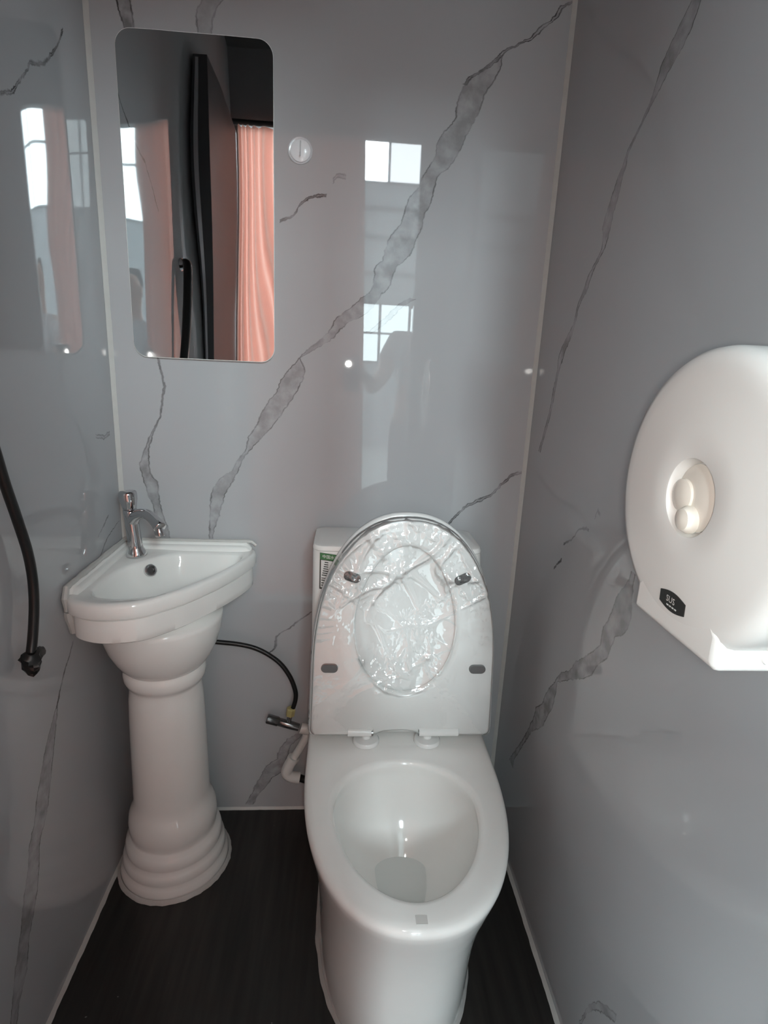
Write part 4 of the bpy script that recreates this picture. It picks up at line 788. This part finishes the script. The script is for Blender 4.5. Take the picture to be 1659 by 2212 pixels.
E_ = [(0, 1), (1, 2), (2, 3), (3, 4), (4, 5), (5, 6), (6, 7), (2, 8), (8, 9), (9, 10), (10, 11), (11, 12), (2, 13), (13, 14), (14, 15), (15, 16), (0, 17), (17, 18), (18, 19), (19, 20), (0, 21), (21, 22), (22, 23), (23, 24)]
# fingers of the hand around the phone, and of the hanging hand
for k in range(4):
    b0 = hand + Vector((0.010-0.004*k, -0.018+0.004*k, 0.020-0.015*k)); i0 = len(J)
    J += [(tuple(b0), 0.0085), (tuple(b0 + Vector((-0.022, 0.018, 0.001))), 0.0080), (tuple(b0 + Vector((-0.045+0.003*k, 0.014, 0.001))), 0.0070)]
    E_ += [(12, i0), (i0, i0+1), (i0+1, i0+2)]
i0 = len(J); J += [(tuple(hand + Vector((0.008, -0.035, 0.012))), 0.0095), (tuple(hand + Vector((-0.018, -0.040, 0.030))), 0.0080)]; E_ += [(12, i0), (i0, i0+1)]
for k in range(4):
    i0 = len(J); b0 = Vector((PX+0.19-0.014+0.009*k, PY+0.10, 0.785)); J += [(tuple(b0), 0.0085), (tuple(b0 + Vector((0, 0.006, -0.035))), 0.0078), (tuple(b0 + Vector((0, -0.004, -0.062+0.006*abs(k-1)))), 0.0068)]; E_ += [(16, i0), (i0, i0+1), (i0+1, i0+2)]
i0 = len(J); J += [(tuple(Vector((PX+0.16, PY+0.11, 0.80))), 0.0095), (tuple(Vector((PX+0.155, PY+0.12, 0.765))), 0.008)]; E_ += [(16, i0), (i0, i0+1)]
body = skin_body('body', J, E_, M_SKIN, person)
skin_body('shirt', [((PX, PY, 0.74), 0.172, 0.13), ((PX, PY, 1.08), 0.15, 0.115), ((PX, PY-0.01, 1.26), 0.165, 0.12), ((PX, PY-0.005, 1.375), 0.082, 0.078), ((PX-0.165, PY+0.02, 1.33), 0.066), ((PX-0.225, PY+0.15, 1.175), 0.058), ((PX+0.165, PY, 1.33), 0.066), ((PX+0.205, PY-0.018, 1.13), 0.056)],
          [(0, 1), (1, 2), (2, 3), (2, 4), (4, 5), (2, 6), (6, 7)], M_SHIRT, person)
skin_body('trousers', [((PX, PY, 0.96), 0.158, 0.118), ((PX-0.09, PY, 0.80), 0.105), ((PX-0.10, PY+0.01, 0.45), 0.078), ((PX-0.10, PY-0.01, 0.07), 0.062), ((PX+0.09, PY, 0.80), 0.105), ((PX+0.10, PY+0.01, 0.45), 0.078), ((PX+0.10, PY-0.01, 0.07), 0.062)],
          [(0, 1), (1, 2), (2, 3), (0, 4), (4, 5), (5, 6)], M_TROUS, person)
skin_body('hair', [((PX-0.005, PY-0.035, 1.52), 0.068, 0.06), ((PX-0.005, PY-0.03, 1.59), 0.085, 0.085), ((PX-0.005, PY+0.01, 1.645), 0.078, 0.085)], [(0, 1), (1, 2)], M_HAIR, person)
hd = Vector((PX-0.005, PY+0.105, 1.535))
M_EYE = noisy(mat('eye', (0.03, 0.02, 0.02), 0.2), 90, 0.1)
for s in (-1, 1): MB().lathe([(0.002, 0), (0.009, 0.002), (0.006, 0.006), (0.001, 0.007)], hd + Vector((s*0.031, -0.006, 0.008)), 16, (0, 1, 0)).build('eye', M_EYE, body)
MB().loft([[hd + Vector((0.016*math.cos(t), 0.0+0.022*k/3*(1-k/3*0.2), 0.012*math.sin(t)-0.028*k/3+0.01)) * 1 for t in [2*PI*i/12 for i in range(12)]] for k in range(4)]).build('nose', M_SKIN, body, sharp=0)
MB().loft([[hd + Vector((0.024*math.cos(t), 0.004, -0.048+0.006*math.sin(t))) for t in [2*PI*i/16 for i in range(16)]], [hd + Vector((0.02*math.cos(t), 0.009, -0.048+0.004*math.sin(t))) for t in [2*PI*i/16 for i in range(16)]]]).build('mouth', noisy(mat('lips', (0.32, 0.13, 0.11), 0.5), 60, 0.1), body, sharp=0)
for s in (-1, 1): MB().loft([[Vector((PX-0.005+s*(0.076+0.008*k), PY+0.02+0.018*math.cos(t), 1.53+0.03*math.sin(t))) for t in [2*PI*i/14 for i in range(14)]] for k in range(2)]).build('ear', M_SKIN, body, sharp=60)
# phone: held just behind the lens position, facing the back wall
phone = thing('phone', 'black mobile phone held up in the doorway with its torch lit', 'phone', CAM - fw*0.022)
M_PHONE = noisy(mat('phone glass', (0.015, 0.015, 0.018), 0.15), 60, 0.1)
def ph(a, b, c): return CAM + r2*a + u2*b - fw*c
pr = []
for c, ins in ((0.016, 0.003), (0.0175, 0), (0.0235, 0), (0.025, 0.003)):
    ring = []
    for (cx, cy, a0) in ((0.012-0.012, 0.022-0.012, 0), (-0.062+0.012, 0.022-0.012, PI/2), (-0.062+0.012, -0.138+0.012, PI), (0.012-0.012, -0.138+0.012, 1.5*PI)):
        for k in range(6): a = a0+PI/2*k/5; ring.append(ph(-(cx+(0.012-ins)*math.cos(a)) - 0.0, cy+(0.012-ins)*math.sin(a), c))
    pr.append(ring)
MB().loft(pr).build('phone_body', M_PHONE, phone)
MB().lathe([(0.006, 0), (0.006, 0.002), (0.005, 0.0025), (0.001, 0.002)], CAM - fw*0.016, 24, fw).build('phone_lens', M_PHONE, phone)
tp = CAM + r2*0.010 - u2*0.006 - fw*0.006
MB().lathe([(0.004, 0), (0.004, 0.001), (0.001, 0.0012)], CAM + r2*0.010 - u2*0.006 - fw*0.016, 16, fw).build('torch_lens', M_HOOKW, phone)
ld = bpy.data.lights.new('torch_light', 'SPOT'); ld.energy = FLASH_W; ld.shadow_soft_size = 0.012; ld.color = (1.0, 0.96, 0.90)
ld.spot_size = math.radians(104); ld.spot_blend = 1.0
lo = bpy.data.objects.new('torch_light', ld); link(lo, None)
ML = M.copy(); ML.translation = tp; lo.matrix_world = ML
